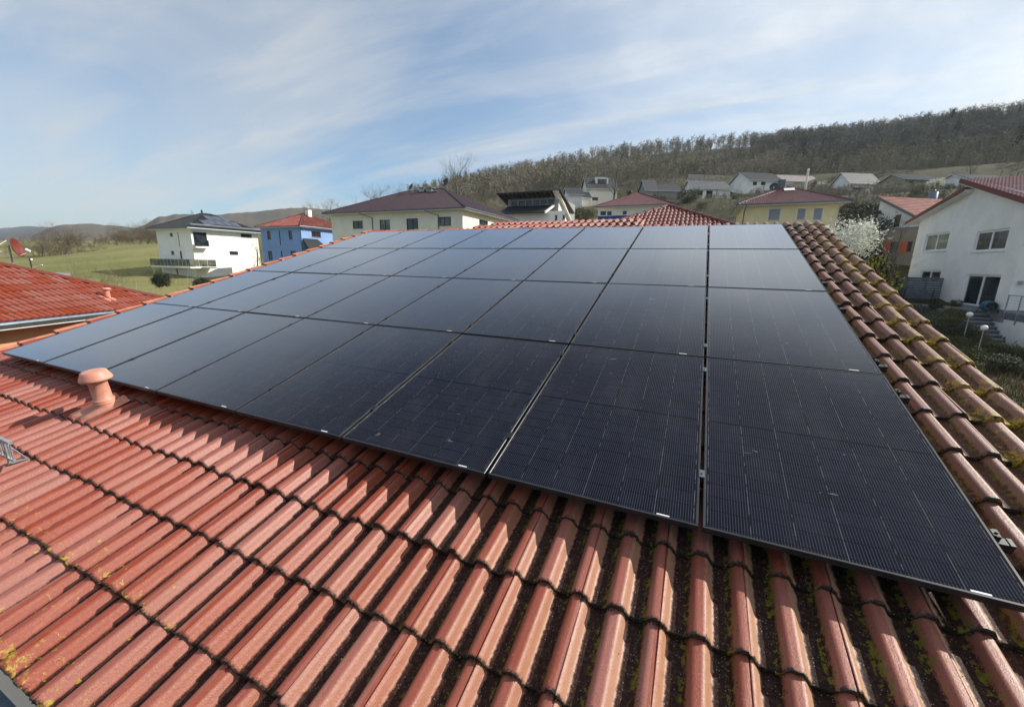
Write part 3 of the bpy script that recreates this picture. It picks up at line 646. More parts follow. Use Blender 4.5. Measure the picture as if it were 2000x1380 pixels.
# formed base tile following the rolls
prof = rprof(); xs = []
u0 = -.60; vs = []; nx = 30
for i in range(nx+1):
    x = -.20+.40*i/nx; xx = -6.34+x*.72; ph = ((xx-UX0)/TU*2) % 1; z = .052*(SH(math.cos(2*PI*ph))-1)*.75
    for y, dz in ((-.30, -.006), (-.295, .020), (.20, .012)): vs.append((x, y, z+dz+.03+.006))
mb.add(vs, [(i*3+j, (i+1)*3+j, (i+1)*3+j+1, i*3+j+1) for i in range(nx) for j in range(2)])
o = mb.build('base_tile', M['vent'], vt, smooth=True); o.matrix_parent_inverse = Matrix.Identity(4); o.matrix_local = Matrix.Rotation(math.radians(10), 4, 'X')

# ---------------------------------------------------------------- SNOW GUARD at the left edge
sg = empty('snow_guard', 'short galvanised steel snow guard grille standing on the red tiles at the left edge', 'snow guard'); sg.matrix_world = RX @ Matrix.Translation((-5.97, -.93, ZC)) @ Matrix.Rotation(-PITCH, 4, 'X') @ Matrix.Scale(.98, 4)
mb = MB(); L = 1.9
mb.obox((0, 0, 0), (1, 0, 0), (0, 1, 0), (0, 0, 1), (-L, -.012, .185), (0, .012, .205)); mb.build('top_rail', M['galv'], sg)
mb = MB(); mb.obox((0, 0, 0), (1, 0, 0), (0, 1, 0), (0, 0, 1), (-L, -.008, .035), (0, .008, .048)); mb.build('bottom_rail', M['galv'], sg)
mb = MB()
for x in np.arange(-.015, -L, -.055): mb.tube([(x, 0, .040), (x, 0, .19)], .0045, 6)
mb.build('bars', M['galv'], sg)
for x in (-.13, -.80, -1.5):
    mb = MB(); mb.obox((x, 0, 0), (1, 0, 0), (0, 1, 0), (0, 0, 1), (-.018, -.006, -.01), (.018, .006, .20)); mb.tube([(x, .006, .16), (x, .09, .0)], .006, 6); mb.obox((x, 0, 0), (1, 0, 0), (0, 1, 0), (0, 0, 1), (-.018, -.01, -.012), (.018, .10, -.004)); mb.build('bracket', M['galv'], sg)

# ---------------------------------------------------------------- BUILDING KIT
Zv = np.array([0, 0, 1.])
def facade(mb, O, U, W, Hh, ops, N_, depth=.12):
    """wall face with rectangular openings (u0, z0, w, h) and reveals; O bottom-left seen from outside"""
    O = np.array(O, float); U = np.array(U, float); N_ = np.array(N_, float)
    ops = [(max(0.01, a), max(0, b), c, d) for a, b, c, d in ops]
    us = sorted({0, W} | {o[0] for o in ops} | {o[0]+o[2] for o in ops}); zs = sorted({0, Hh} | {o[1] for o in ops} | {o[1]+o[3] for o in ops})
    def inside(u, z): return any(a < u < a+c and b < z < b+d for a, b, c, d in ops)
    for i in range(len(us)-1):
        for j in range(len(zs)-1):
            if us[i+1]-us[i] < 1e-5 or zs[j+1]-zs[j] < 1e-5: continue
            if inside((us[i]+us[i+1])/2, (zs[j]+zs[j+1])/2): continue
            P = lambda u, z: O+U*u+Zv*z
            mb.add([P(us[i], zs[j]), P(us[i+1], zs[j]), P(us[i+1], zs[j+1]), P(us[i], zs[j+1])], [(0, 1, 2, 3)])
    for a, b, c, d in ops:
        q = [O+U*a+Zv*b, O+U*(a+c)+Zv*b, O+U*(a+c)+Zv*(b+d), O+U*a+Zv*(b+d)]; k = [p-N_*depth for p in q]
        mb.add(q+k, [(0, 4, 5, 1), (1, 5, 6, 2), (2, 6, 7, 3), (3, 7, 4, 0)])
def window(parent, O, U, N_, u, z, w, h, frame='white_frame', glass='glass', mull=1, sill=True, shutter=None, bars=0, name='window', depth=.12, label=None):
    O = np.array(O, float); U = np.array(U, float); N_ = np.array(N_, float); P = O+U*u+Zv*z-N_*depth
    mb = MB(); t = (.13 if frame == 'white_frame' and w > 1.3 else .08) if w > .5 else .045; a = lambda p, q: mb.obox(P, U, Zv, N_, p, q)
    a((0, 0, 0), (w, t, .05)); a((0, h-t, 0), (w, h, .05)); a((0, t, 0), (t, h-t, .05)); a((w-t, t, 0), (w, h-t, .05))
    for k in range(mull): x = w*(k+1)/(mull+1); a((x-t*.6, t, 0), (x+t*.6, h-t, .055))
    for k in range(bars): y = h*(k+1)/(bars+1); a((t, y-.02, .002), (w-t, y+.02, .045))
    f = mb.build(name, M[frame], parent)
    if label: f['label'] = label
    mb = MB(); Pq = lambda x, y: P+U*x+Zv*y+N_*.018
    mb.add([Pq(t*.8, t*.8), Pq(w-t*.8, t*.8), Pq(w-t*.8, h-t*.8), Pq(t*.8, h-t*.8)], [(0, 1, 2, 3)]); mb.build('pane', M[glass], f)
    if sill: mb = MB(); mb.obox(P, U, Zv, N_, (-.05, -.045, .0), (w+.05, -.005, depth+.06)); mb.build('sill', M['galv' if frame != 'white_frame' else 'white_trim'], f)
    if shutter:
        mb = MB(); n = int(h/.06)
        for k in range(n): mb.obox(P, U, Zv, N_, (.03, k*h/n, .062), (w-.03, (k+.88)*h/n, .078))
        mb.build('roller_shutter', M[shutter], f)
    return f
FACE = {'S': ((1, 0), (0, -1)), 'N': ((-1, 0), (0, 1)), 'E': ((0, 1), (1, 0)), 'W': ((0, -1), (-1, 0))}
class Box:
    """a rectangular volume with openings; local frame rotated by rz about (x0, y0)"""
    def __init__(s, x0, x1, y0, y1, zb, zt, rz=0):
        s.a = (x0, x1, y0, y1, zb, zt); s.o = {k: [] for k in 'SNEW'}; s.w = []; s.rz = rz
    def loc(s, x, y, z):
        x0, _, y0, _, _, _ = s.a; c, n = math.cos(s.rz), math.sin(s.rz); return np.array([x0+(x-x0)*c-(y-y0)*n, y0+(x-x0)*n+(y-y0)*c, z])
    def vec(s, v): c, n = math.cos(s.rz), math.sin(s.rz); return np.array([v[0]*c-v[1]*n, v[0]*n+v[1]*c, 0.])
    def org(s, f):
        x0, x1, y0, y1, zb, zt = s.a; p = {'S': (x0, y0), 'E': (x1, y0), 'N': (x1, y1), 'W': (x0, y1)}[f]; return s.loc(p[0], p[1], zb)
    def width(s, f): x0, x1, y0, y1, _, _ = s.a; return (x1-x0) if f in 'SN' else (y1-y0)
    def win(s, f, u, z, w, h, **k): s.w.append((f, u, z-s.a[4], w, h, k)); s.o[f].append((u, z-s.a[4], w, h))
    def pxwin(s, f, px0, py0, px1, py1, **k):
        """opening from two photo corners (top-left, bottom-right) intersected with the wall plane"""
        O = s.org(f); Nn = s.vec(FACE[f][1]); U = s.vec(FACE[f][0])
        def hit(px, py): d = ray(px, py); t = ((O-C)@Nn)/(d@Nn); return C+d*t
        A, B = hit(px0, py0), hit(px1, py1); ua, ub = sorted(((A-O)@U, (B-O)@U)); z0, z1 = sorted((A[2], B[2])); W_ = s.width(f)
        if ua < .05 or ub > W_-.05 or z1 > s.a[5]-.05 or ub-ua > 6: print('skip window', f, px0, py0, round(ua, 2), round(ub, 2), round(W_, 2)); return
        s.win(f, ua, z0, ub-ua, z1-z0, **k)
    def build(s, parent, wall, name='wall', top=True):
        mb = MB(); zb, zt = s.a[4], s.a[5]
        for f in 'SENW': facade(mb, s.org(f), s.vec(FACE[f][0]), s.width(f), zt-zb, s.o[f], s.vec(FACE[f][1]))
        x0, x1, y0, y1 = s.a[:4]
        if top: mb.add([s.loc(x0, y0, zt), s.loc(x1, y0, zt), s.loc(x1, y1, zt), s.loc(x0, y1, zt)], [(0, 1, 2, 3)])
        # dark room behind the openings
        mb.add([s.loc(x0+.3, y0+.3, zb), s.loc(x1-.3, y0+.3, zb), s.loc(x1-.3, y1-.3, zb), s.loc(x0+.3, y1-.3, zb)], [(0, 1, 2, 3)])
        w = mb.build(name, M[wall], parent)
        for f, u, z, ww, hh, k in s.w: window(parent, s.org(f), s.vec(FACE[f][0]), s.vec(FACE[f][1]), u, z, ww, hh, **k)
        return w

def tiled(mb, O, eu, ev, L, lf, rf, pu=.3328, pv=.3945, amp=.045, step=.028, ns=6):
    """courses of rolled tiles on a sloping face; lf/rf give the left/right limits at slope distance v"""
    O, eu, ev = (np.array(q, float) for q in (O, eu, ev)); en = np.cross(eu, ev); en /= np.linalg.norm(en)
    K = int(math.ceil(L/pv)); lo = min(lf(0), lf(L)); hi = max(rf(0), rf(L)); n0 = math.floor(lo/pu*ns*2); n1 = math.ceil(hi/pu*ns*2)
    us = np.arange(n0, n1+1)*pu/(ns*2)
    zp = amp*(np.array([SH(math.cos(2*PI*((u/pu*2) % 1))) for u in us]))
    for k in range(K):
        v0, v1 = k*pv, min((k+1)*pv, L); l0, r0, l1, r1 = lf(v0), rf(v0), lf(v1), rf(v1); vs = []; uv = []; cl = []
        for u, z in zip(us, zp):
            a = min(max(u, l0), r0); b = min(max(u, l1), r1); cl.append((a, b)); P0 = O+eu*a+ev*v0; P1 = O+eu*b+ev*v1
            vs += [P0+en*(z-.01), P0+en*(z+step), P1+en*z]; uv += [(u/pu, k+.001), (u/pu, k+.03), (u/pu, k+.99)]
        fs = []
        for i in range(len(us)-1):
            if cl[i][0] == cl[i+1][0] and cl[i][1] == cl[i+1][1]: continue
            q = i*3
            if cl[i][0] != cl[i+1][0]: fs.append((q, q+3, q+4, q+1))
            fs.append((q+1, q+4, q+5, q+2))
        mb.add(vs, fs, uv)
def ridge_caps(mb, A, B, r=.11, seg=.42):
    A, B = np.array(A, float), np.array(B, float); L = np.linalg.norm(B-A); d = (B-A)/L; n = max(1, int(L/seg)); s = np.cross(d, Zv); s /= np.linalg.norm(s); u = np.cross(s, d)
    for i in range(n):
        vs = []
        for t, rr in ((i*L/n, r*1.12), ((i+1)*L/n+.03, r*.94)):
            for k in range(7): a = PI*k/6; vs.append(A+d*t+s*math.cos(a)*rr+u*math.sin(a)*rr*.8)
        mb.add(vs, [(k, k+1, k+8, k+7) for k in range(6)]+[tuple(range(7))])
def hip_roof(parent, x0, x1, y0, y1, ze, sl, tile, soffit='white_trim', gut='zinc', pu=.3328, pv=.3945, ns=4, caps=True, capmat=None):
    """hipped roof over the eave rectangle; ridge along the longer side"""
    w, d = x1-x0, y1-y0; hr = min(w, d)/2; zr = ze+sl*hr; th = math.atan(sl); L = hr/math.cos(th); c, s = math.cos(th), math.sin(th)
    if w >= d: RA, RB = (x0+hr, y0+hr, zr), (x1-hr, y0+hr, zr)
    else: RA, RB = (x0+hr, y0+hr, zr), (x0+hr, y1-hr, zr)
    mb = MB()
    for O, eu, ev, W in (((x0, y0, ze), (1, 0, 0), (0, c, s), w), ((x1, y0, ze), (0, 1, 0), (-c, 0, s), d), ((x1, y1, ze), (-1, 0, 0), (0, -c, s), w), ((x0, y1, ze), (0, -1, 0), (c, 0, s), d)):
        tiled(mb, O, eu, ev, L, lambda v: v*c, lambda v, W=W: W-v*c, pu, pv, ns=ns)
    mb.build('roof', M[tile], parent, smooth=False)
    if caps:
        mb = MB(); h = .03
        for a, b in (((x0, y0, ze+h), RA), ((x1, y0, ze+h), RB if w >= d else RA), ((x0, y1, ze+h), RA if w >= d else RB), ((x1, y1, ze+h), RB), (RA, RB)):
            if np.linalg.norm(np.array(a)-np.array(b)) > .3: ridge_caps(mb, a, (b[0], b[1], b[2]+h*.5))
        mb.build('ridge_tile', M[capmat or tile], parent)
    mb = MB(); e = .004
    mb.box((x0+.04, y0+.04, ze-.20), (x1-.04, y1-.04, ze-.035)); mb.build('soffit', M[soffit], parent)
    mb = MB(); g = .06
    for a, b in (((x0-g, y0-.02, 0), (x1+g, y0-.02, 0)), ((x1+g*.4, y0, 0), (x1+g*.4, y1, 0)), ((x0-g*.4, y0, 0), (x0-g*.4, y1, 0))): mb.tube([(a[0], a[1], ze-.05), (b[0], b[1], ze-.05)], .065, 8)
    mb.build('gutter', M[gut], parent); return zr
def gable_roof(parent, x0, x1, y0, y1, ze, sl, tile, axis='x', soffit='white_trim', ov=.35, wall=None, wx=None, pu=.3328, pv=.3945, ns=3, thick=.16, asym=.5):
    """gabled roof; eave rectangle includes the overhang; wall = material of the gable triangles; wx = wall rectangle"""
    mb = MB(); base = MB(); tri = MB()
    if axis == 'x':
        W, D = x1-x0, y1-y0; a = D*asym; zr = ze+sl*a; th = math.atan(sl); c, s = math.cos(th), math.sin(th); sl2 = (zr-ze)/(D-a); t2 = math.atan(sl2); c2, s2 = math.cos(t2), math.sin(t2)
        tiled(mb, (x0, y0, ze), (1, 0, 0), (0, c, s), a/c, lambda v: 0, lambda v: W, pu, pv, ns=ns)
        tiled(mb, (x1, y1, ze), (-1, 0, 0), (0, -c2, s2), (D-a)/c2, lambda v: 0, lambda v: W, pu, pv, ns=ns)
        for x in (x0, x1-.05): base.add([(x, y0, ze-thick), (x, y0, ze-.01), (x, y0+a, zr-.01), (x, y1, ze-.01), (x, y1, ze-thick), (x, y0+a, zr-thick), (x+.05, y0, ze-thick), (x+.05, y0, ze-.01), (x+.05, y0+a, zr-.01), (x+.05, y1, ze-.01), (x+.05, y1, ze-thick), (x+.05, y0+a, zr-thick)],
            [(0, 1, 2, 5), (5, 2, 3, 4), (6, 11, 8, 7), (11, 10, 9, 8), (0, 5, 11, 6), (5, 4, 10, 11), (1, 7, 8, 2), (2, 8, 9, 3)])
        base.box((x0+.05, y0, ze-thick), (x1-.05, y0+.04, ze-.01))
        if wall:
            wx0, wx1, wy0, wy1 = wx; zt = ze
            for x in (wx0, wx1):
                f = lambda y: ze+sl*(y-y0) if y < y0+a else ze+sl2*(y1-y); tri.add([(x, wy0, ze-.3), (x, wy0, f(wy0)-.12), (x, y0+a, zr-.12), (x, wy1, f(wy1)-.12), (x, wy1, ze-.3)], [(0, 1, 2, 3, 4)])
            tri.add([(wx0, wy0, ze-.3), (wx1, wy0, ze-.3), (wx1, wy0, f(wy0)-.12), (wx0, wy0, f(wy0)-.12)], [(0, 1, 2, 3)])
    mb.build('roof', M[tile], parent); base.build('fascia', M[soffit], parent)
    if wall: tri.build('gable_wall', M[wall], parent)
    return zr
def dish(parent_or_none, loc, az, tilt, r, material, label=None, pole=.6, name='satellite_dish', group=None):
    e = empty(name, label, 'satellite dish', loc, group, rz=az); mb = MB(); n = 20
    prof = [(r*k/6, (k/6)**2*r*.28) for k in range(7)]+[(r*1.02, r*.28)]+[(r*k/6, (k/6)**2*r*.28-.02) for k in range(6, -1, -1)]
    mb.lathe([(max(a, .001), b) for a, b in prof], n, (0, -.12, pole), (0, -math.cos(tilt), math.sin(tilt))); mb.build('reflector', M[material], e, smooth=True)
    mb = MB(); mb.tube([(0, 0, -.3), (0, 0, pole+.1)], .025, 8); mb.build('mast', M['galv'], e)
    mb = MB(); tip = (0, -.12-r*1.15, pole-r*.35); mb.tube([(0, -.12, pole-r*.95), tip], .014, 6); mb.build('arm', M['white_plastic' if material != 'dish_grey' else 'galv'], e)
    mb = MB(); mb.tube([tip, (tip[0], tip[1]+.10, tip[2]+.07)], .04, 8); mb.build('receiver', M['white_plastic'], e); return e
def downpipe(parent, x, y, zt, zb, off=(0, .4), n='downpipe', m='zinc'):
    mb = MB(); mb.tube([(x, y, zt), (x, y, zt-.12), (x+off[0], y+off[1], zt-.55), (x+off[0], y+off[1], zb)], .05, 8); mb.build(n, M[m], parent, smooth=True)

# ---------------------------------------------------------------- LEFT NEIGHBOUR: red hipped roof
e = empty('neighbour_house', 'apricot rendered house with bright red hipped tile roof at the left edge', 'house', (-25, 1, 0))
def rebase(e):
    """parts were modelled in world space: keep them there while the empty stands at the base"""
    inv = Matrix.LocRotScale(e.location, e.rotation_euler, None).inverted()
    for c in [o for o in bpy.data.objects if o.parent == e]: c.matrix_parent_inverse = inv
X1, Y1, ZE = -18.75, 7.3, 5.5
Pa = gz(0, 628, 5.5); Pb = gz(200, 607, 5.5)
hw = 6.3
rzN = math.atan2(-(Pb[0]-Pa[0]), Pb[1]-Pa[1])     # the house is turned a little
hh = empty('x', None, None); bpy.data.objects.remove(hh)
hip_roof(e, -2*hw, 0, -2*hw-2, 0, ZE, .455, 'tile_red', ns=5)
b = Box(-2*hw+.6, -.6, -2*hw-1.4, -.6, -.5, ZE-.19); b.build(e, 'terra_wall')
cor = gz(361, 592, 5.5); e.location = (0, 0, 0)
Mx = Matrix.Translation((cor[0], cor[1], 0)) @ Matrix.Rotation(rzN, 4, 'Z'); e.matrix_world = Mx
def on_left(lx, ly, dz=0):   # point on the east slope of that roof
    p = Mx @ Vector((lx, ly, ZE+.455*(-lx)+dz)); return p
def hit_left(px, py):        # photo pixel onto that slope
    n = (Mx.to_3x3() @ Vector((.455, 0, 1))); p0 = Mx @ Vector((0, 0, ZE)); d = Vector(ray(px, py)); c = Vector(C); return c+d*((p0-c).dot(n)/d.dot(n))
p = hit_left(211, 582); v = empty('roof_vent', 'small pink vent pipe on the bright red hipped roof at left', 'vent pipe', tuple(p), rz=rzN)
mb = MB(); mb.lathe([(.075, -.05), (.07, .28)], 16); mb.build('pipe', M['vent'], v, smooth=True)
mb = MB(); mb.lathe([(.06, .27), (.12, .28), (.125, .31), (.08, .35), (.001, .36)], 16); mb.build('cap', M['vent'], v, smooth=True)
mb = MB(); mb.obox((0, 0, -.02), (math.cos(.427), 0, -math.sin(.427)), (0, 1, 0), (math.sin(.427), 0, math.cos(.427)), (-.2, -.17, 0), (.22, .17, .05)); mb.build('base_plate', M['vent'], v)
# dish and aerial near its ridge
ph = gdep(27, 522, 13.2); v = dish(None, (ph[0], ph[1], ph[2]), math.radians(142), math.radians(12), .30, 'dish_red', 'brick red satellite dish with white receiver arm behind the red hipped roof at left', pole=.62)
mb = MB()
mb.tube([(-.1, .1, .45), (-.1, 1.1, .47)], .012, 5); mb.tube([(-.1, .1, .38), (-.1, 1.1, .39)], .012, 5); mb.tube([(-.05, 0, .85), (-.25, .2, .62), (-.1, .0, .3)], .01, 5); mb.build('boom', M['white_plastic'], v)
ph = gdep(62, 524, 13.6); v = empty('antenna', 'small white and black roof aerial right of the brick red dish', 'antenna', tuple(ph))
mb = MB(); mb.tube([(0, 0, -.3), (.02, 0, .35)], .018, 6); mb.build('mast', M['black'], v); mb = MB(); mb.tube([(-.18, -.1, .02), (.05, 0, .0), (.34, .16, .12)], .018, 6); mb.tube([(-.1, 0, .28), (.05, .03, .3)], .03, 6); mb.build('arm', M['white_plastic'], v)
# low flat shed behind it
P0 = gdep(75, 524, 21); P1 = gdep(129, 536, 21)
e = empty('shed', 'low white shed with flat grey roof behind the red hipped roof', 'shed', (P0[0], P0[1], 0))
b = Box(P1[0]-3, P1[0], min(P0[1], P1[1]), max(P0[1], P1[1]), -.5, P1[2]-.08); b.build(e, 'white_wall')
mb = MB(); mb.box((P1[0]-3.3, min(P0[1], P1[1])-.2, P1[2]-.075), (P1[0]+.1, max(P0[1], P1[1])+.15, P1[2]+.06)); mb.build('roof', M['slab'], e); rebase(e)

# ---------------------------------------------------------------- WHITE HOUSE WITH BALCONIES (three storeys, black hipped roof with panels)
def hip_house(name, label, SE, SW_len, E_len, ze, sl, zb, wall, tile, ov=.7, soffit='white_trim', ns=3, **k):
    e = empty(name, label, 'house', (SE[0], SE[1], zb)); x1, y0 = SE[0], SE[1]; x0, y1 = x1-SW_len, y0+E_len
    b = Box(x0+ov, x1-ov, y0+ov, y1-ov, zb-2, ze-.19); zr = hip_roof(e, x0, x1, y0, y1, ze, sl, tile, soffit, ns=ns, **k); return e, b, zr
SE = gdep(365, 443.5, 57); ze = SE[2]; L = gz(305, 447.5, ze); E_ = gx(506, 451, SE[0])
eb, b, zr = hip_house('balcony_house', 'three storey white house with anthracite hipped roof, roof panels and two balconies at its corner', SE, SE[0]-L[0], 11.6, ze, .50, 3.6, 'bright_wall', 'tile_dark', ov=.8)
W = b.width('S')
for q in ((331, 455, 338, 461.5), (333.5, 490, 340.5, 497)): b.pxwin('S', *q, frame='dark_frame', mull=0)
b.pxwin('S', 346, 453.5, 352, 481, frame='dark_frame', mull=0, name='window'); b.pxwin('S', 350, 490, 356.5, 505, frame='dark_frame', mull=0)
b.pxwin('S', 343, 524, 349, 538, frame='dark_frame', mull=0)
b.pxwin('E', 376, 452.5, 406.5, 480, frame='dark_frame', mull=2, name='glass_door'); b.pxwin('E', 376, 490.5, 410, 517, frame='dark_frame', mull=2, name='glass_door')
b.pxwin('E', 470, 456, 492, 464.5, frame='dark_frame', mull=1); b.pxwin('E', 448, 490.5, 465.5, 497.5, frame='dark_frame', mull=0)
b.build(eb, 'bright_wall')
x1 = b.a[1]; y0 = b.a[2]
def balcony(py_top, py_bot, pxl, pxr, out, full):
    A = gx(pxl, py_bot, x1) if not full else None
    zt = gx(390, py_top, x1+out)[2]; zb_ = gx(390, py_bot, x1+out)[2]; yR = gx(pxr, py_bot, x1+out)[1]; ya = y0-(out if full else .02)
    xa = b.a[0]+.2 if full else x1-1.0
    mb = MB(); mb.box((x1, ya, zb_-.22), (x1+out, yR, zb_-.02)); 
    if full: mb.box((xa, ya, zb_-.22), (x1, y0, zb_-.02))
    mb.build('balcony_slab', M['white_wall'], eb)
    mb = MB(); y = ya
    n = int((yR-ya)/.9)
    for i in range(n): mb.box((x1+out-.03, ya+(yR-ya)*i/n+.04, zb_+.05), (x1+out-.01, ya+(yR-ya)*(i+1)/n-.04, zt-.05))
    if full:
        n = int((x1+out-xa)/.9)
        for i in range(n): mb.box((xa+(x1+out-xa)*i/n+.04, ya+.01, zb_+.05), (xa+(x1+out-xa)*(i+1)/n-.04, ya+.03, zt-.05))
    mb.build('balcony_panel', M['leaf_grey'] if full else M['glass'], eb)
    mb = MB(); mb.tube([(xa if full else x1+out-.02, ya+.02, zt), (x1+out-.02, ya+.02, zt), (x1+out-.02, yR, zt)], .03, 6)
    for i in range(7): yy = ya+(yR-ya)*i/6; mb.tube([(x1+out-.045, yy, zb_), (x1+out-.045, yy, zt)], .02, 5)
    mb.build('balcony_rail', M['dark_frame'], eb)
balcony(468, 481, 372, 409, .8, False); balcony(507, 521, 335, 423, 1.5, True)
# outside stair and garage opening at the foot
zc = gx(420, 530, x1+1)[2]; yA = gx(395, 545, x1+1)[1]; yB = gx(425, 520, x1+1)[1]
mb = MB(); mb.add([(x1+.9, yA, 3.6), (x1+.9, yB+2, 3.6), (x1+.9, yB+2, zc+.6), (x1+.9, yB, zc+.5), (x1+.9, yA, 4.6), (x1+1.15, yA, 3.6), (x1+1.15, yB+2, 3.6), (x1+1.15, yB+2, zc+.6), (x1+1.15, yB, zc+.5), (x1+1.15, yA, 4.6)], [(5, 6, 7, 8, 9), (4, 3, 2, 1, 0), (4, 9, 8, 3), (3, 8, 7, 2), (0, 5, 9, 4)]); mb.build('stair_wall', M['white_wall'], eb)
# roof panels on the east slope, snow rails, apex vent
sl = .50; th = math.atan(sl); ct, st_ = math.cos(th), math.sin(th)
def eroof(y, v, h=.06): return np.array([SE[0]-v*ct, y, ze+v*st_])+np.array([st_, 0, ct])*h
mbs = []
ylo = SE[1]
for (yy, vv) in ((4.0, 1.5), (5.2, 1.5), (6.4, 1.5), (7.6, 1.5), (4.6, 3.2), (5.8, 3.2), (7.0, 3.2), (5.4, 4.9) if False else (3.0, 1.2)):
    mb = MB(); O = eroof(ylo+yy, vv, .08); mb.obox(O, (0, 1, 0), (-ct, 0, st_), (st_, 0, ct), (0, 0, 0), (1.1, 1.6, .04)); mb.build('roof_panel', M['panel_cells'], eb)
mb = MB()
for vv in (.8, 1.1): mb.tube([eroof(ylo+.9, vv, .12), eroof(ylo+11.6, vv, .12)], .03, 5)
for k in range(12): O = eroof(ylo+1+k*.95, .8, 0); mb.tube([O, eroof(ylo+1+k*.95, .8, .14)], .02, 4)
mb.build('snow_guard', M['galv'], eb)
ax_ = gx(413, 413, SE[0]-6); 
mb = MB(); xm = (SE[0]+L[0])/2; ym = SE[1]+(SE[0]-L[0])/2; mb.tube([(xm, ym, zr-.1), (xm, ym, zr+.5)], .12, 8); mb.build('vent_pipe', M['black'], eb)
rebase(eb)
v = dish(None, (xm-.6, ym-1.2, zr-.4), math.radians(150), .3, .38, 'white_plastic', 'small white satellite dish at the apex of the anthracite roof', pole=.5)

# ---------------------------------------------------------------- BLUE HOUSE
SE = gdep(585, 440.3, 55); ze = SE[2]; L = gz(500, 443, ze)
eb, b, zr = hip_house('blue_house', 'cornflower blue house with red hipped tile roof and dark red window frames', SE, SE[0]-L[0]+.2, 9.6, ze, .47, 4.2, 'blue_wall', 'tile_brown', ov=.5)
for q in ((521, 451, 530, 468), (563, 450, 571.5, 467.5)): b.pxwin('S', *q, frame='red_frame', mull=0)
b.pxwin('S', 544, 450, 549, 479, frame='red_frame', mull=0, bars=2); b.pxwin('S', 548, 490, 552, 502, frame='red_frame', mull=0)
b.pxwin('S', 523, 490, 533, 508, frame='red_frame', mull=0); b.pxwin('S', 567, 490, 578, 496, frame='red_frame', mull=0)
b.pxwin('E', 608, 451.5, 627, 464, frame='red_frame', mull=1); b.pxwin('E', 606, 482, 620, 498, frame='red_frame', mull=1, name='glass_door')
b.build(eb, 'blue_wall'); x1, y0 = b.a[1], b.a[2]
downpipe(eb, x1+.05, y0-.1, ze-.1, 4, (0, .05))
A = gx(606, 481, x1+1.2); B = gx(632, 481, x1+1.2)
mb = MB(); mb.add([(x1, A[1]-.1, A[2]+1.1), (x1, B[1]+.1, A[2]+1.1), (x1+1.6, B[1]+.6, A[2]-.3), (x1+1.6, A[1]-.6, A[2]-.3)], [(0, 3, 2, 1)]); o = mb.build('awning_roof', M['tile_dark'], eb); md = o.modifiers.new('s', 'SOLIDIFY'); md.thickness = .12
mb = MB(); xm = (L[0]+SE[0])/2; mb.box((xm+.2, y0+4.2, zr-.8), (xm+.9, y0+4.8, zr+.55)); mb.build('chimney', M['bright_wall'], eb); mb = MB(); mb.box((xm+.15, y0+4.15, zr+.56), (xm+.95, y0+4.85, zr+.64)); mb.build('chimney_cap', M['galv'], eb)
rebase(eb)

# ---------------------------------------------------------------- CREAM DUPLEX WITH AUBERGINE ROOF
SE = gdep(908, 404, 42); ze = SE[2]; L = gz(646, 419, ze); E_ = gx(1036.5, 427, SE[0])
eb, b, zr = hip_house('cream_duplex', 'long cream rendered duplex with glossy aubergine hipped tile roof behind the array', SE, SE[0]-L[0], 14.5, ze, .455, 5.5, 'cream_wall', 'tile_purple', ov=.7, ns=5)
for q in ((688.5, 431.5, 709, 446), (741, 429.5, 762, 450), (793.5, 427, 817, 449), (854.5, 424, 881, 440.5)): b.pxwin('S', *q, frame='dark_frame', glass='curtain' if q[0] in (741, 854.5) else 'glass', mull=1)
b.pxwin('E', 936, 428, 953, 442, frame='dark_frame', mull=1)
b.build(eb, 'cream_wall'); x1, y0 = b.a[1], b.a[2]
for px in (702, 830): P = gy(px, 417, y0-.7); downpipe(eb, P[0], y0-.68, ze-.1, 5.5, (1.3, .60))
# twin chimneys with steel cowls
ry = SE[1]+7.25
for px, kk in ((830, 0), (845, 1)):
    P = gy(px, 376, ry); mb = MB(); mb.box((P[0]-.38, ry-.75, zr-.9), (P[0]+.38, ry-.05, P[2]+.1)); mb.build('chimney', M['galv' if kk == 0 else 'white_wall'], eb)
    mb = MB(); mb.box((P[0]-.45, ry-.82, P[2]+.10), (P[0]+.45, ry+.02, P[2]+.18))
    for u in (-.35, .35):
        for t in (-.72, -.1): mb.box((P[0]+u-.03, ry+t-.03, P[2]+.18), (P[0]+u+.03, ry+t+.03, P[2]+.45))
    mb.box((P[0]-.48, ry-.85, P[2]+.45), (P[0]+.48, ry+.05, P[2]+.50)); mb.build('chimney_cowl', M['galv'], eb)
mb = MB(); P = gy(856, 373, ry-.5); mb.box((P[0]-.5, ry-1.3, zr-.45), (P[0]+.3, ry-1.0, zr-.35)); mb.build('roof_step', M['galv'], eb)
rebase(eb)
P = gy(806, 374, ry-.6); dish(None, tuple(P), math.radians(-25), .35, .42, 'dish_grey', 'graphite satellite dish on the aubergine roof, left of the twin chimneys', pole=.5)
P = gy(873, 367, ry-.2); dish(None, tuple(P), math.radians(-15), .35, .50, 'dish_grey', 'graphite satellite dish on the aubergine ridge, right of the twin chimneys', pole=.6)

# ---------------------------------------------------------------- RED TILED PYRAMID ROOF right behind our ridge
AP = gdep(1305, 402, 18.0); sl = .44; hw = 5.6; ze = AP[2]-sl*hw
e = empty('pyramid_roof_house', 'house with a brownish red pyramid tile roof close behind the array ridge', 'house', (AP[0], AP[1], 2))
hip_roof(e, AP[0]-hw, AP[0]+hw, AP[1]-hw, AP[1]+hw, ze, sl, 'tile_brown', ns=6, capmat='tile_brown')
b = Box(AP[0]-hw+.6, AP[0]+hw-.6, AP[1]-hw+.6, AP[1]+hw-.6, 1.0, ze-.19); b.build(e, 'cream_wall'); rebase(e)

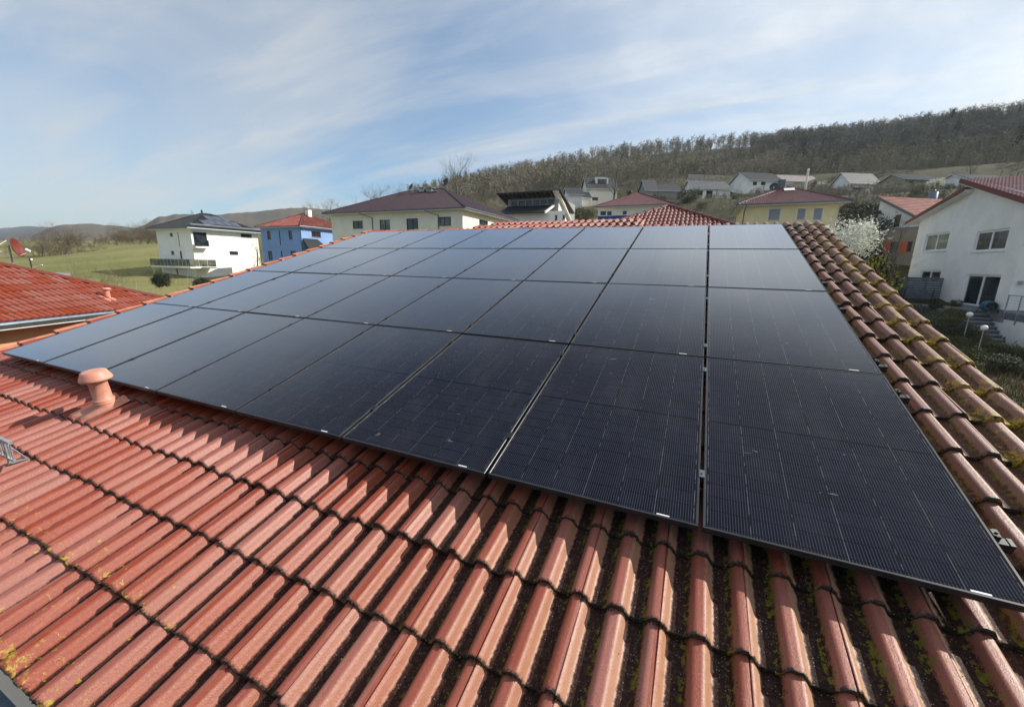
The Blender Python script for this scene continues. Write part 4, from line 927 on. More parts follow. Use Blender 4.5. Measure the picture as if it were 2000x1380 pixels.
# ---------------------------------------------------------------- CREAM HOUSE WITH NAVY BAND, wine red roof
SW = gdep(1159, 403.5, 60); ze = SW[2]; Rr_ = gz(1316, 398, ze)
e = empty('navy_band_house', 'cream house with wine red hipped roof and a navy blue band under its windows', 'house', (SW[0], SW[1], 9)); WW = Rr_[0]-SW[0]
zr = hip_roof(e, SW[0], SW[0]+WW, SW[1], SW[1]+WW*.98, ze, .45, 'tile_wine', ns=3, capmat='tile_wine')
b = Box(SW[0]+.6, SW[0]+WW-.6, SW[1]+.6, SW[1]+WW*.95-.6, 7, ze-.19)
for q in ((1172, 411.5, 1184, 421.5), (1185, 411.5, 1195, 421.5), (1215.5, 411, 1224.5, 420)): b.pxwin('S', *q, mull=0)
b.build(e, 'cream_wall'); A = gy(1168, 422, b.a[2]); B = gy(1224, 427, b.a[2]); mb = MB(); mb.box((A[0], b.a[2]-.03, B[2]), (B[0], b.a[2]-.003, A[2])); mb.build('painted_band', M['darkblue'], e)
P = gy(1229, 383, SW[1]+5.2); mb = MB(); mb.tube([(P[0], P[1], zr-1.0), (P[0], P[1], P[2]+.4)], .35, 10); mb.tube([(P[0], P[1], P[2]+.45), (P[0], P[1], P[2]+.75)], .45, 10); mb.build('chimney', M['tile_brown'], e)
rebase(e)

# ---------------------------------------------------------------- MODERN HOUSE with split pent roofs
SEc = gdep(1092, 383, 60); y0 = SEc[1]
e = empty('split_roof_house', 'modern white house with two staggered dark pent roofs and a clerestory window band', 'house', (SEc[0], y0, 9))
xl = gy(992, 400, y0)[0]; x1 = SEc[0]; zt = SEc[2]; zlow = gy(1040, 413, y0)[2]; zb_ = 8.0
b = Box(xl, x1, y0, y0+9, zlow-2.6, zt-.1)
for k in range(6): b.pxwin('S', 999+k*14.4, 394-k*.9, 1010.5+k*14.4, 402.5-k*.9, frame='dark_frame', mull=0, sill=False)
b.build(e, 'grey_wall')
# upper pent roof, rising towards us with exposed rafters
mb = MB(); za = gy(1030, 376, y0-1.8)[2]; A = gy(970, 379, y0-1.8); B = gy(1094, 372, y0-1.8)
q = [(A[0], y0-1.8, za), (B[0]+.1, y0-1.8, za), (B[0]+.1, y0+6, za-2.3), (A[0], y0+6, za-2.3)]
mb.add(q+[(x, y, z+.16) for x, y, z in q], [(0, 3, 2, 1), (4, 5, 6, 7), (0, 1, 5, 4), (1, 2, 6, 5), (2, 3, 7, 6), (3, 0, 4, 7)]); mb.build('upper_roof', M['tile_dark'], e)
mb = MB()
for k in range(14): x = A[0]+.3+(B[0]-A[0]-.5)*k/13; mb.obox((x, y0-1.75, za-.17), (1, 0, 0), (0, 7.7, -2.25), (0, 0, 1), (0, 0, 0), (.10, 1, .165))
mb.build('rafter', M['leaf_brown'], e)
P = gy(1020, 372, y0+4); 
# east gable wall with falling verge to the right
A = gx(1098, 372, x1); Bq = gx(1130, 422, x1); 
mb = MB(); zA = A[2]; yA = A[1]
pts = [(x1+.02, y0-.1, zb_-2), (x1+.02, y0+11, zb_-2), (x1+.02, y0+11, zt-4.6), (x1+.02, y0-.1, zt+.1)]; mb.add(pts, [(0, 1, 2, 3)]); mb.build('east_wall', M['bright_wall'], e)
mb = MB(); mb.obox((x1-.4, y0-1.8, za-.1), (1, 0, 0), (0, 13.2, -6.1), (0, 0, 1), (0, 0, 0), (.9, 1, .28)); mb.build('verge', M['white_trim'], e)
# lower pent roof in front, falling towards us
yl = y0-4.0; mb = MB(); A = gy(1004, 405, y0-.02); B = gy(1098, 399, y0-.02); zl = gy(1030, 417, yl)[2]; 
q = [(xl, yl, zl), (x1-.7, yl, zl), (x1-.7, y0, zl+1.5), (xl, y0, zl+1.5)]
mb.add(q+[(x, y, z+.14) for x, y, z in q], [(0, 3, 2, 1), (4, 5, 6, 7), (0, 1, 5, 4), (1, 2, 6, 5), (2, 3, 7, 6), (3, 0, 4, 7)]); mb.build('lower_roof', M['tile_dark'], e)
mb = MB(); mb.obox((x1-.75, yl-.2, zl-.12), (1, 0, 0), (0, 4.1, 1.54), (0, 0, 1), (0, 0, 0), (.22, 1, .30)); mb.build('lower_verge', M['white_trim'], e)
b = Box(xl+.3, x1-.8, yl+1.0, y0-.02, zb_-2, zl+.35)
for px in (1084, 1099): P = gy(px, 420, yl+1.0); b.win('S', max(.2, P[0]-xl-.3), P[2]-1.2, .35, 2.2 if False else 1.2, frame='dark_frame', mull=0, sill=False)
b.build(e, 'bright_wall', 'lower_wall')
mb = MB(); mb.box((x1-4, y0+.5, zt+.25), (x1-1, y0+3, zt+1.1)); rebase(e)

# ---------------------------------------------------------------- YELLOW HOUSE
SW = gdep(1440.6, 399, 45); ze = SW[2]; E_ = gz(1662, 392, ze); NW = gx(1420, 417, SW[0])
e = empty('yellow_house', 'pale yellow house with glossy wine red hipped roof and lowered grey roller shutters', 'house', (SW[0], SW[1], 7)); WW = E_[0]-SW[0]
zr = hip_roof(e, SW[0], SW[0]+WW, SW[1], SW[1]+WW, ze, .467, 'tile_wine', ns=5, capmat='tile_wine')
b = Box(SW[0]+.75, SW[0]+WW-.75, SW[1]+.75, SW[1]+WW-.75, 5.5, ze-.19)
for q in ((1503, 408.5, 1521.5, 430), (1559, 407.5, 1571, 429), (1591, 407, 1604, 429)): b.pxwin('S', *q, mull=0, shutter='shutter_grey')
for u in (2.0, 4.6, 7.0): b.win('W', b.width('W')-u, ze-2.6, .45, 1.9, frame='dark_frame', mull=0)
b.build(e, 'yellow_wall'); x0, y0 = b.a[0], b.a[2]
downpipe(e, SW[0]+.9, SW[1]+.05, ze-.1, 5.5, (-.1, .62)); downpipe(e, SW[0]+WW-.3, SW[1]+.1, ze-.1, 5.5, (-.45, .6))
# trim around the shuttered windows
mb = MB()
for f, u, z, w_, h_, k in b.w[:3]:
    O = b.org('S'); 
    for a, c in (((u-.12, z-.1, .003), (u-.005, z+h_+.12, .03)), ((u+w_+.005, z-.1, .003), (u+w_+.12, z+h_+.12, .03)), ((u-.005, z+h_+.005, .003), (u+w_+.005, z+h_+.12, .028))): mb.obox(O, (1, 0, 0), (0, 0, 1), (0, -1, 0), a, c)
mb.build('window_trim', M['cream_wall'], e)
xm, ym = SW[0]+WW/2, SW[1]+WW/2
P = gy(1525, 365, ym-.4); mb = MB(); mb.box((P[0]-.35, P[1]-.35, zr-.9), (P[0]+.35, P[1]+.35, P[2]+.75)); mb.build('chimney', M['fence_grey'], e)
th = math.atan(.467); v_ = (WW/2-1.1)/math.cos(th); P = gy(1541, 372, ym-1.3); mb = MB(); O = np.array([P[0]-.5, ym-1.6, zr-1.6*.467+.07]); mb.obox(O, (1, 0, 0), (0, math.cos(th), math.sin(th)), (0, -math.sin(th), math.cos(th)), (0, 0, 0), (1.05, .8, .06)); mb.build('skylight', M['white_trim'], e)
rebase(e)
P = gy(1511, 371, ym-.9); dish(None, (P[0], P[1], P[2]-.25), math.radians(-10), .3, .45, 'dish_grey', 'graphite satellite dish on the wine red roof of the yellow house', pole=.55)

# ---------------------------------------------------------------- WHITE HOUSE ON THE RIGHT
XW = 15.12; zf = 5.0
e = empty('white_house', 'large white rendered house with offset pent roofs and white windows at the right edge', 'house', (XW, 36, 5))
b = Box(XW, XW+9, 30.6, 43.1, 2.2, 11.15)
b.pxwin('W', 1810, 458, 1847, 489, mull=1, glass='curtain'); b.pxwin('W', 1909, 452.5, 1961, 489, mull=1)
b.pxwin('W', 1799, 527, 1833, 552, mull=1); b.pxwin('W', 1889.5, 535, 1938, 603, mull=1, sill=False, name='terrace_door')
b.win('S', .9, zf+.05, 1.0, 2.1, mull=0, name='terrace_door', sill=False)
b.build(e, 'white_wall')
# gable walls up to the offset roofs
mb = MB()
for x in (XW, XW+9):
    mb.add([(x, 43.1, 11.15), (x, 30.6, 11.15), (x, 30.6, 11.35), (x, 36.55, 13.1), (x, 36.55, 12.55), (x, 43.1, 11.25)], [(0, 1, 2, 3, 4, 5)])
mb.add([(XW, 36.55, 12.5), (XW+9, 36.55, 12.5), (XW+9, 36.55, 13.1), (XW, 36.55, 13.1)], [(0, 1, 2, 3)]); mb.build('gable_wall', M['white_wall'], e)
mb = MB(); s1 = (12.75-11.25)/(44.2-36.3); t1 = math.atan(s1); 
tiled(mb, (XW+9.4, 44.3, 11.22), (-1, 0, 0), (0, -math.cos(t1), math.sin(t1)), 7.75/math.cos(t1), lambda v: 0, lambda v: 9.9, ns=5)
s2 = .325; t2 = math.atan(s2); 
tiled(mb, (XW-.55, 29.6, 13.35-s2*7.7), (1, 0, 0), (0, math.cos(t2), math.sin(t2)), 7.7/math.cos(t2), lambda v: 0, lambda v: 9.9, ns=5)
mb.build('roof', M['tile_white'], e)
mb = MB(); mb.obox((XW-.56, 44.3, 11.0), (1, 0, 0), (0, -7.75, 7.75*s1), (0, 0, 1), (0, 0, 0), (.05, 1, .25)); mb.obox((XW-.56, 29.6, 13.12-s2*7.7), (1, 0, 0), (0, 7.7, 7.7*s2), (0, 0, 1), (0, 0, 0), (.05, 1, .27)); mb.box((XW-.56, 37.24, 13.10), (XW+9.4, 37.30, 13.36)); mb.build('verge_board', M['red_frame'], e)
mb = MB(); mb.obox((XW-.5, 44.2, 10.96), (1, 0, 0), (0, -7.6, 7.6*s1), (0, 0, 1), (0, 0, 0), (10, 1, .2)); mb.obox((XW-.5, 29.7, 13.08-s2*7.7), (1, 0, 0), (0, 7.5, 7.5*s2), (0, 0, 1), (0, 0, 0), (10, 1, .2)); mb.build('roof_deck', M['white_trim'], e)
mb = MB(); mb.box((XW-.012, 30.588, 4.4), (XW+9, 43.1, 5.12)); mb.build('plinth', M['plinth'], e)
mb = MB(); P = gy(1992, 552, 30.6); mb.box((P[0]-.09, 30.47, P[2]-.1), (P[0]+.09, 30.598, P[2]+.1)); mb.build('wall_lamp', M['galv'], e)
rebase(e)

# terrace, outside stair, retaining wall
t = empty('terrace', 'grey paved terrace in front of the white house door with edge beam', 'terrace', (14, 32, 4.9))
mb = MB(); mb.box((12.9, 32.0, 4.70), (XW-.02, 38.4, 4.93)); mb.box((15.26, 27.7, 4.76), (XW+5, 30.58, 4.935)); mb.build('paving', M['slab'], t)
mb = MB(); mb.box((15.08, 27.55, 4.62), (XW+5, 27.69, 4.99)); mb.box((15.08, 27.70, 4.62), (15.25, 30.585, 4.99)); mb.build('edge_beam', M['fence_grey'], t); rebase(t)
t = empty('retaining_wall', 'pale rendered retaining wall below the terrace at the right edge', 'wall', (16, 28, 2))
mb = MB(); mb.box((15.10, 27.62, 1.5), (15.24, 30.58, 4.61)); mb.box((15.25, 27.63, 1.5), (XW+5, 27.75, 4.61)); mb.build('wall_face', M['white_wall'], t); rebase(t)
S = empty('garden_stairs', 'flight of grey stone garden steps climbing to the terrace of the white house', 'stairs', (14, 27, 2.5))
for i in range(11):
    mb = MB(); f = i/10; y = 28.5+f*3.15; z = 2.72+f*2.02; mb.box((13.85, y+.02, z-.7), (15.07, y+.36, z-.045)); mb.build('riser', M['fence_grey'], S); mb = MB(); mb.box((13.8, y-.02, z-.04), (15.075, y+.37, z)); mb.build('step', M['concrete'], S)
rebase(S)
# railing with wires
r_ = empty('railing', 'stainless steel railing with horizontal wires on the terrace edge', 'railing', (14.5, 28, 5))
mb = MB(); pts = [gd(1965, 622, 34)]
for y in (30.4, 29.4, 28.4, 27.6): mb = MB(); mb.box((15.03, y-.025, 4.4), (15.075, y+.025, 5.95)); mb.build('post', M['galv'], r_)
mb = MB(); mb.tube([(15.05, 30.45, 5.97), (15.05, 27.5, 5.97)], .025, 8); mb.build('handrail', M['galv'], r_)
mb = MB()
for z in (5.1, 5.25, 5.4, 5.55, 5.7, 5.83): mb.tube([(15.05, 30.45, z), (15.05, 27.5, z)], .008, 4)
mb.build('wire', M['galv'], r_); rebase(r_)
# garden globe lamps
for (px, py), lb in (((1894, 614), 'white globe garden lamp at the top of the stone steps'), ((1922.5, 640), 'white globe garden lamp halfway down the stone steps')):
    D_ = 31.3 if px < 1900 else 29.6; P = gd(px, py, D_); e = empty('garden_lamp', lb, 'garden lamp', (P[0], P[1], P[2]-.75), 'globe garden lamps')
    mb = MB(); mb.lathe([(.001, -.13)]+[(.13*math.sin(PI*k/10), -.13*math.cos(PI*k/10)) for k in range(1, 10)]+[(.001, .13)], 16, (0, 0, .75)); mb.build('globe', M['white_plastic'], e, smooth=True)
    mb = MB(); mb.tube([(0, 0, -.3), (0, 0, .63)], .02, 8); mb.build('post', M['galv'], e)
# raised planter
P = gz(1948, 704, 2.5); e = empty('planter_box', 'grey weathered wooden raised bed beside the garden steps', 'raised bed', (P[0], P[1], 2.4), rz=math.radians(-28))
mb = MB(); w_, d_, h_ = .95, .45, .62
for k in range(3):
    z0, z1 = k*h_/3+.005, (k+1)*h_/3-.005
    for a, c in (((-w_, -d_, z0), (w_, -d_+.04, z1)), ((-w_, d_-.04, z0), (w_, d_, z1)), ((-w_, -d_+.04, z0), (-w_+.04, d_-.04, z1)), ((w_-.04, -d_+.04, z0), (w_, d_-.04, z1))): mb.box(a, c)
mb.build('boards', M['wood_grey'], e); mb = MB()
for x in (-w_, w_):
    for y in (-d_, d_): mb.box((x-.045, y-.045, -.1), (x+.045, y+.045, h_+.005))
for a, c in (((-w_-.06, -d_-.06, h_+.006), (w_+.06, -d_+.04, h_+.04)), ((-w_-.06, d_-.04, h_+.006), (w_+.06, d_+.06, h_+.04)), ((-w_-.06, -d_+.04, h_+.006), (-w_+.04, d_-.04, h_+.04)), ((w_-.04, -d_+.04, h_+.006), (w_+.06, d_-.04, h_+.04))): mb.box(a, c)
mb.build('frame', M['wood_grey'], e); mb = MB(); mb.box((-w_+.05, -d_+.05, 0), (w_-.05, d_-.05, h_-.15)); mb.build('soil', M['bark'], e)
# hose reel by the door
P = gx(1930, 601, 14.75); e = empty('hose_reel', 'blue green garden hose on a black reel beside the terrace door', 'hose reel', (P[0], P[1], 4.93))
mb = MB()
for k in range(16): a0 = [(math.cos(t)*(.26+.03*math.sin(k)), (k-8)*.035, .33+math.sin(t)*(.26+.03*math.sin(k))) for t in np.linspace(0, 2*PI, 20)]; mb.tube(a0, .02, 5, cap=False)
mb.build('hose', M['teal'], e, smooth=True); mb = MB(); mb.tube([(0, -.35, .33), (0, .35, .33)], .1, 8); mb.tube([(-.3, -.35, 0), (0, -.36, .6), (.3, -.35, 0)], .025, 6); mb.tube([(-.3, .35, 0), (0, .36, .85), (.3, .35, 0)], .025, 6); mb.tube([(-.3, -.35, .02), (-.3, .35, .02)], .03, 6); mb.box((-.12, .25, .62), (.12, .45, .9)); mb.build('reel', M['black'], e)
# privacy fence
A = gy(1776, 541, 37.6); B = gy(1849, 541, 37.6); Bz = gy(1840, 585, 37.6)[2]; A2 = gy(1752, 541, 37.6)
e = empty('privacy_fence', 'slate grey horizontal board privacy screen against the white house', 'fence', ((A[0]+B[0])/2, 37.6, Bz))
n = 9
for k in range(n): mb = MB(); h_ = (A[2]-Bz)/n; mb.box((A[0], 37.58, Bz+k*h_+.008), (B[0], 37.62, Bz+(k+1)*h_-.008)); mb.build('board', M['fence_grey'], e)
for x in (A2[0], A[0]-.05, (A[0]+B[0])/2, B[0]): mb = MB(); mb.box((x-.05, 37.62, Bz-1.2), (x+.05, 37.72, A[2]+.03)); mb.build('post', M['fence_grey'], e)
mb = MB(); mb.box((A2[0], 37.59, Bz), (A[0]-.06, 37.61, A[2]-.02)); mb.build('glass_panel', M['curtain'], e); rebase(e)
mb = MB(); e = empty('garden_bench', 'dark slatted bench in front of the grey privacy screen', 'bench', (13.6, 36.2, 4.93))
for k in range(4): mb.box((12.6, 36.0+k*.12, 5.36), (14.4, 36.09+k*.12, 5.40))
mb.build('seat', M['fence_grey'], e); mb = MB()
for k in range(3): mb.box((12.6, 36.5, 5.5+k*.14), (14.4, 36.53, 5.6+k*.14))
mb.build('backrest', M['fence_grey'], e)
for x in (12.7, 14.25): mb = MB(); mb.box((x, 36.02, 4.6), (x+.06, 36.08, 5.36)); mb.box((x, 36.45, 4.6), (x+.06, 36.50, 5.9)); mb.build('leg', M['black'], e)
rebase(e)

# ---------------------------------------------------------------- TAUPE HOUSE with orange shutters and white upper block
P0 = gdep(1678, 452, 44); P1 = gz(1796, 443, P0[2]); U = (P1-P0)/np.linalg.norm(P1-P0); rz = math.atan2(U[1], U[0])
e = empty('taupe_house', 'taupe rendered house with orange shutters and a white upper block under a red pent roof', 'house', (P0[0], P0[1], 6))
b = Box(P0[0], P0[0]+8.6, P0[1], P0[1]+8, 3.5, P0[2]-.05, rz)
b.pxwin('S', 1740, 472.5, 1755, 493.5, frame='dark_frame', mull=2, glass='curtain', sill=False); b.pxwin('S', 1771, 472, 1778, 492, frame='dark_frame', mull=0, sill=False)
b.build(e, 'tan_wall')
O = b.org('S'); Nn = b.vec((0, -1))
for q in ((1724.5, 472, 1736.5, 495), (1757.5, 472, 1770, 494)):
    def hit(px, py): d = ray(px, py); return C+d*(((O-C)@Nn)/(d@Nn))
    a_, c_ = hit(q[0], q[1]), hit(q[2], q[3]); ua, uc = (a_-O)@U, (c_-O)@U; mb = MB(); n = 12
    for k in range(n): hz = (a_[2]-c_[2])/n; mb.obox(O+U*ua+Zv*(c_[2]-O[2]+k*hz), U, Zv, Nn, (0, .01, .005), (uc-ua, hz*.93, .05))
    mb.build('shutter', M['shutter_orange'], e)
mb = MB(); mb.obox(O+Zv*(P0[2]-O[2]-.049), U, Zv, Nn, (-.08, 0, -8.1), (8.7, .09, .08)); mb.build('parapet_cap', M['zinc'], e)
mb = MB(); a_ = hit(1742, 520); mb.obox(O, U, Zv, Nn, (2.2, 0, .003), (8.5, a_[2]-O[2], .03)); mb.build('lower_panel', M['bright_wall'], e)
# upper block
Vb = b.vec((0, 1)); O2 = P0+Vb*1.5
def hit2(px, py): d = ray(px, py); return C+d*(((O2-C)@Nn)/(d@Nn))
tl, mr, bl = hit2(1719, 383), hit2(1798, 423), hit2(1708, 447); u0, u1 = (tl-O2)@U, (mr-O2)@U; slp = (tl[2]-mr[2])/(u1-u0); u2 = u0+9.0; z2 = tl[2]-slp*9
mb = MB(); pt = lambda u, z, w_: O2+U*u+Vb*w_+Zv*(z-O2[2]); D2 = 9
q = [pt(u0+.15, 6, 0), pt(u2, 6, 0), pt(u2, z2-.15, 0), pt(u0+.15, tl[2]-.15, 0)]; k = [pt(u0+.15, 6, D2), pt(u2, 6, D2), pt(u2, z2-.15, D2), pt(u0+.15, tl[2]-.15, D2)]
mb.add(q+k, [(0, 1, 2, 3), (4, 7, 6, 5), (0, 3, 7, 4), (1, 5, 6, 2), (3, 2, 6, 7)]); mb.build('upper_wall', M['white_wall'], e)
mb = MB(); slen = math.hypot(9.2, 9.2*slp); ev = (-U+Zv*slp)/math.hypot(1, slp)
tiled(mb, pt(u2+.1, z2-.1, -.3), Vb, ev, slen, lambda v: 0, lambda v: D2+.6, pu=.5, pv=.42, amp=.025, ns=3); mb.build('upper_roof', M['tile_red'], e)
mb = MB(); mb.obox(pt(u2+.1, z2-.33, -.33), -U*9.2+Zv*slp*9.2, Zv, Nn, (0, 0, -.1), (1, .24, .03)); mb.build('verge', M['fence_grey'], e)
a_, c_ = hit2(1750, 420), hit2(1754, 442); mb = MB(); ua = (a_-O2)@U; uc = (c_-O2)@U; mb.obox(O2+U*ua+Zv*(c_[2]-O2[2]), U, Zv, Nn, (0, 0, .004), (uc-ua+.1, a_[2]-c_[2], .03)); f = mb.build('window', M['dark_frame'], e)
cp_ = gdep(1820, 394, 46); mb = MB(); mb.lathe([(.40, -1.2), (.40, 1.0), (.36, 1.02), (.001, 1.05)], 16, tuple(cp_)); mb.tube([(cp_[0], cp_[1], cp_[2]+1), (cp_[0], cp_[1], cp_[2]+1.25)], .15, 8); mb.build('chimney', M['zinc'], e, smooth=True)
rebase(e)
# street lamp beside it
P = gdep(1683, 474, 40); e = empty('street_lamp', 'thin dark street lamp with pale lantern in front of the taupe house', 'street lamp', (P[0], P[1], 6))
mb = MB(); mb.tube([(0, 0, -2), (0, 0, P[2]-6)], .05, 8); mb.build('pole', M['dark_frame'], e); mb = MB(); mb.lathe([(.05, 0), (.22, .05), (.24, .12), (.05, .22)], 12, (0, 0, P[2]-6)); mb.build('lantern', M['white_plastic'], e)

# ---------------------------------------------------------------- WHITE CAR behind the fence
P = gdep(1746, 541, 33); e = empty('parked_car', 'white estate car parked behind the verge tiles beside the privacy screen', 'car', (P[0], P[1], P[2]-1.45), rz=math.radians(100))
mb = MB(); prof = [(-2.2, .35), (-2.25, .75), (-2.1, .95), (-1.2, 1.02), (-.5, 1.42), (.9, 1.45), (1.9, 1.30), (2.2, .95), (2.25, .4)]
def slab(pr, w0, w1, mb):
    n = len(pr); vs = [(x, -w0 if z < 1.1 else -w1, z) for x, z in pr]+[(x, w0 if z < 1.1 else w1, z) for x, z in pr]
    mb.add(vs, [tuple(range(n)), tuple(range(2*n-1, n-1, -1))]+[(i, i+n, (i+1) % n+n, (i+1) % n) for i in range(n)])
slab(prof, .88, .66, mb); o = mb.build('body', M['car_white'], e); bv = o.modifiers.new('b', 'BEVEL'); bv.width = .06; bv.segments = 3
mb = MB(); slab([(-1.15, 1.04), (-.52, 1.38), (.85, 1.41), (1.85, 1.26), (1.95, 1.03)], .885, .70, mb); mb.build('window_band', M['car_glass'], e)
for x in (-1.35, 1.35):
    for y in (-.86, .86):
        mb = MB(); mb.lathe([(.001, -.1), (.30, -.1), (.33, -.06), (.33, .06), (.30, .1), (.001, .1)], 20, (x, y, .33), (0, 1, 0)); mb.build('wheel', M['tyre'], e)

# ---------------------------------------------------------------- HOUSES UP THE SLOPE
def slope_house(label, pxc, pye, D, px_e, px_w, pyr, wall, tile, drop=6, wins=(), name='hillside_house', ov=.4, asym=.5, extra=None, turn=28):
    """gabled house turned towards us, seen from its south-west corner: west gable left, long eave right"""
    A = gd(pxc, pye, D); ze = A[2]; rz = math.radians(turn); U = np.array([math.cos(rz), math.sin(rz), 0]); V = np.array([-U[1], U[0], 0])
    def onplane(px, py, n): d = ray(px, py); return C+d*(((A-C)@n)/(d@n))
    W = float((onplane(px_e, pye, V)-A)@U); W = min(max(W, 3), 24); Dp = float((onplane(px_w, pye, U)-A)@V); Dp = min(max(Dp, 5.5), 13)
    ap = A+U*W*.5+V*Dp*asym; d = ray((pxc+px_e)/2, pyr); zr = (C+d*np.hypot(*(ap-C)[:2]))[2]; sl = min(max(.2, (zr-ze)/(Dp*asym)), 1.0)
    e = empty(name, label, 'house', (A[0], A[1], 0), rz=rz)
    gable_roof(e, -ov, W+ov, -ov, Dp+ov, ze, sl, tile, wall=wall, wx=(0, W, 0, Dp), pu=.66, pv=.8, ns=2, asym=asym, soffit='white_trim')
    had = set(bpy.data.objects); b = Box(A[0], A[0]+W, A[1], A[1]+Dp, ze-drop-2, ze-.3, rz)
    for q in wins: b.pxwin(q[0], *q[1:], frame='dark_frame', mull=0 if q[3]-q[1] < 6 else 1, sill=False, depth=.15)
    b.build(e, wall)
    if extra: extra(e, W, Dp, ze, zr)
    inv = Matrix.LocRotScale(e.location, e.rotation_euler, None).inverted()
    for o in set(bpy.data.objects)-had:
        if o.parent == e and o.name.split('.')[0] in ('wall', 'window'): o.matrix_parent_inverse = inv
    return e
slope_house('tall white gabled house with dark grey roof up the slope, widest on the hillside', 1463, 351, 125, 1525, 1425, 338, 'white_wall', 'tile_dark', 7.5,
            (('S', 1471, 355, 1478, 362), ('S', 1487, 355, 1495, 362), ('S', 1476, 372, 1485, 380), ('S', 1492, 372, 1498, 379), ('W', 1431, 362, 1435, 372), ('W', 1450, 355, 1455, 378)))
slope_house('low pale grey gabled house below the bare trees on the hillside', 1357, 368, 112, 1427, 1332, 355, 'white_wall', 'tile_grey', 7, (('S', 1362, 372, 1372, 382), ('S', 1380, 372, 1391, 384), ('S', 1400, 372, 1424, 382)))
slope_house('white house with short dark roof above the pale grey one', 1352, 353, 150, 1418, 1345, 343, 'white_wall', 'tile_dark', 5, (('S', 1400, 355, 1405, 361),))
slope_house('white flat fronted house with pale pinkish roof beside the white flag pole', 1530, 354, 140, 1598, 1526, 344, 'bright_wall', 'tile_pale', 6, (('S', 1545, 360, 1556, 368), ('S', 1578, 360, 1590, 369)))
slope_house('white gabled house with grey roof, skylight and glazed front near the white blossom tree', 1661, 359, 122, 1718, 1628, 340, 'white_wall', 'tile_grey', 6, (('W', 1645, 355, 1649, 362), ('S', 1665, 366, 1700, 377)))
slope_house('olive ochre house with low dark roof right of the grey roofed gable', 1768, 349, 118, 1826, 1724, 340, 'olive_wall', 'tile_dark', 7, (('W', 1735, 355, 1742, 360), ('W', 1751, 352, 1760, 358), ('S', 1776, 353, 1784, 358), ('S', 1797, 353, 1803, 358), ('W', 1733, 373, 1739, 377)))
slope_house('pale house with blue grey roof at the far right above the white house', 1893, 350, 112, 1972, 1868, 340, 'white_wall', 'tile_dark', 6, (('W', 1880, 360, 1884, 366),))
slope_house('small house with brick brown roof behind the white blossom tree', 1843, 356, 135, 1866, 1838, 348, 'tan_wall', 'tile_brown', 5)
def dorm(e, W, Dp, ze, zr):
    mb = MB(); mb.box((W*.30, .9, ze+.3), (W*.72, 3.6, zr+.1)); mb.build('dormer', M['bright_wall'], e)
    mb = MB(); mb.box((W*.36, .86, ze+1.0), (W*.66, .897, zr-.3)); mb.build('dormer_window', M['glass'], e)
slope_house('beige house with dark roof and white box dormer left of the big oak', 1147, 368, 100, 1206, 1143, 350, 'cream_wall', 'tile_dark', 7, (('S', 1158, 370, 1167, 377), ('S', 1178, 370, 1186, 376), ('S', 1157, 385, 1168, 392)), extra=dorm)
slope_house('grey house with very dark roof behind the branches of the oak', 1262, 372, 118, 1282, 1256, 353, 'grey_wall', 'tile_dark', 8)
slope_house('long grey house with pale dormers behind bare hillside trees', 1285, 372, 120, 1330, 1283, 362, 'grey_wall', 'tile_dark', 7, (('S', 1300, 364+10, 1310, 380), ('S', 1317, 374, 1324, 384)))
slope_house('small white house with pale gable just right of the split roofed house', 1110, 379, 92, 1124, 1104, 369, 'bright_wall', 'tile_dark', 6, (('S', 1112, 382, 1117, 388),))
slope_house('white house with twin pale gables peeking over the shrubs beside the beige dormer house', 1126, 386, 96, 1144, 1122, 377, 'bright_wall', 'tile_dark', 6, (('S', 1130, 391, 1135, 397),))
A = gd(1571, 380, 100); Bp = gd(1574.5, 333, 100); e = empty('flag_pole', 'tall plain white pole rising behind the yellow house roof', 'pole', tuple(A-np.array([0, 0, 3])))
mb = MB(); mb.tube([(0, 0, -2), (0, 0, Bp[2]-A[2]+3)], [.22, .17], 8); mb.build('shaft', M['white_plastic'], e); mb = MB(); mb.lathe([(.001, .3), (.2, .2), (.25, 0), (.001, -.1)], 10, (0, 0, Bp[2]-A[2]+3)); mb.build('finial', M['white_plastic'], e)

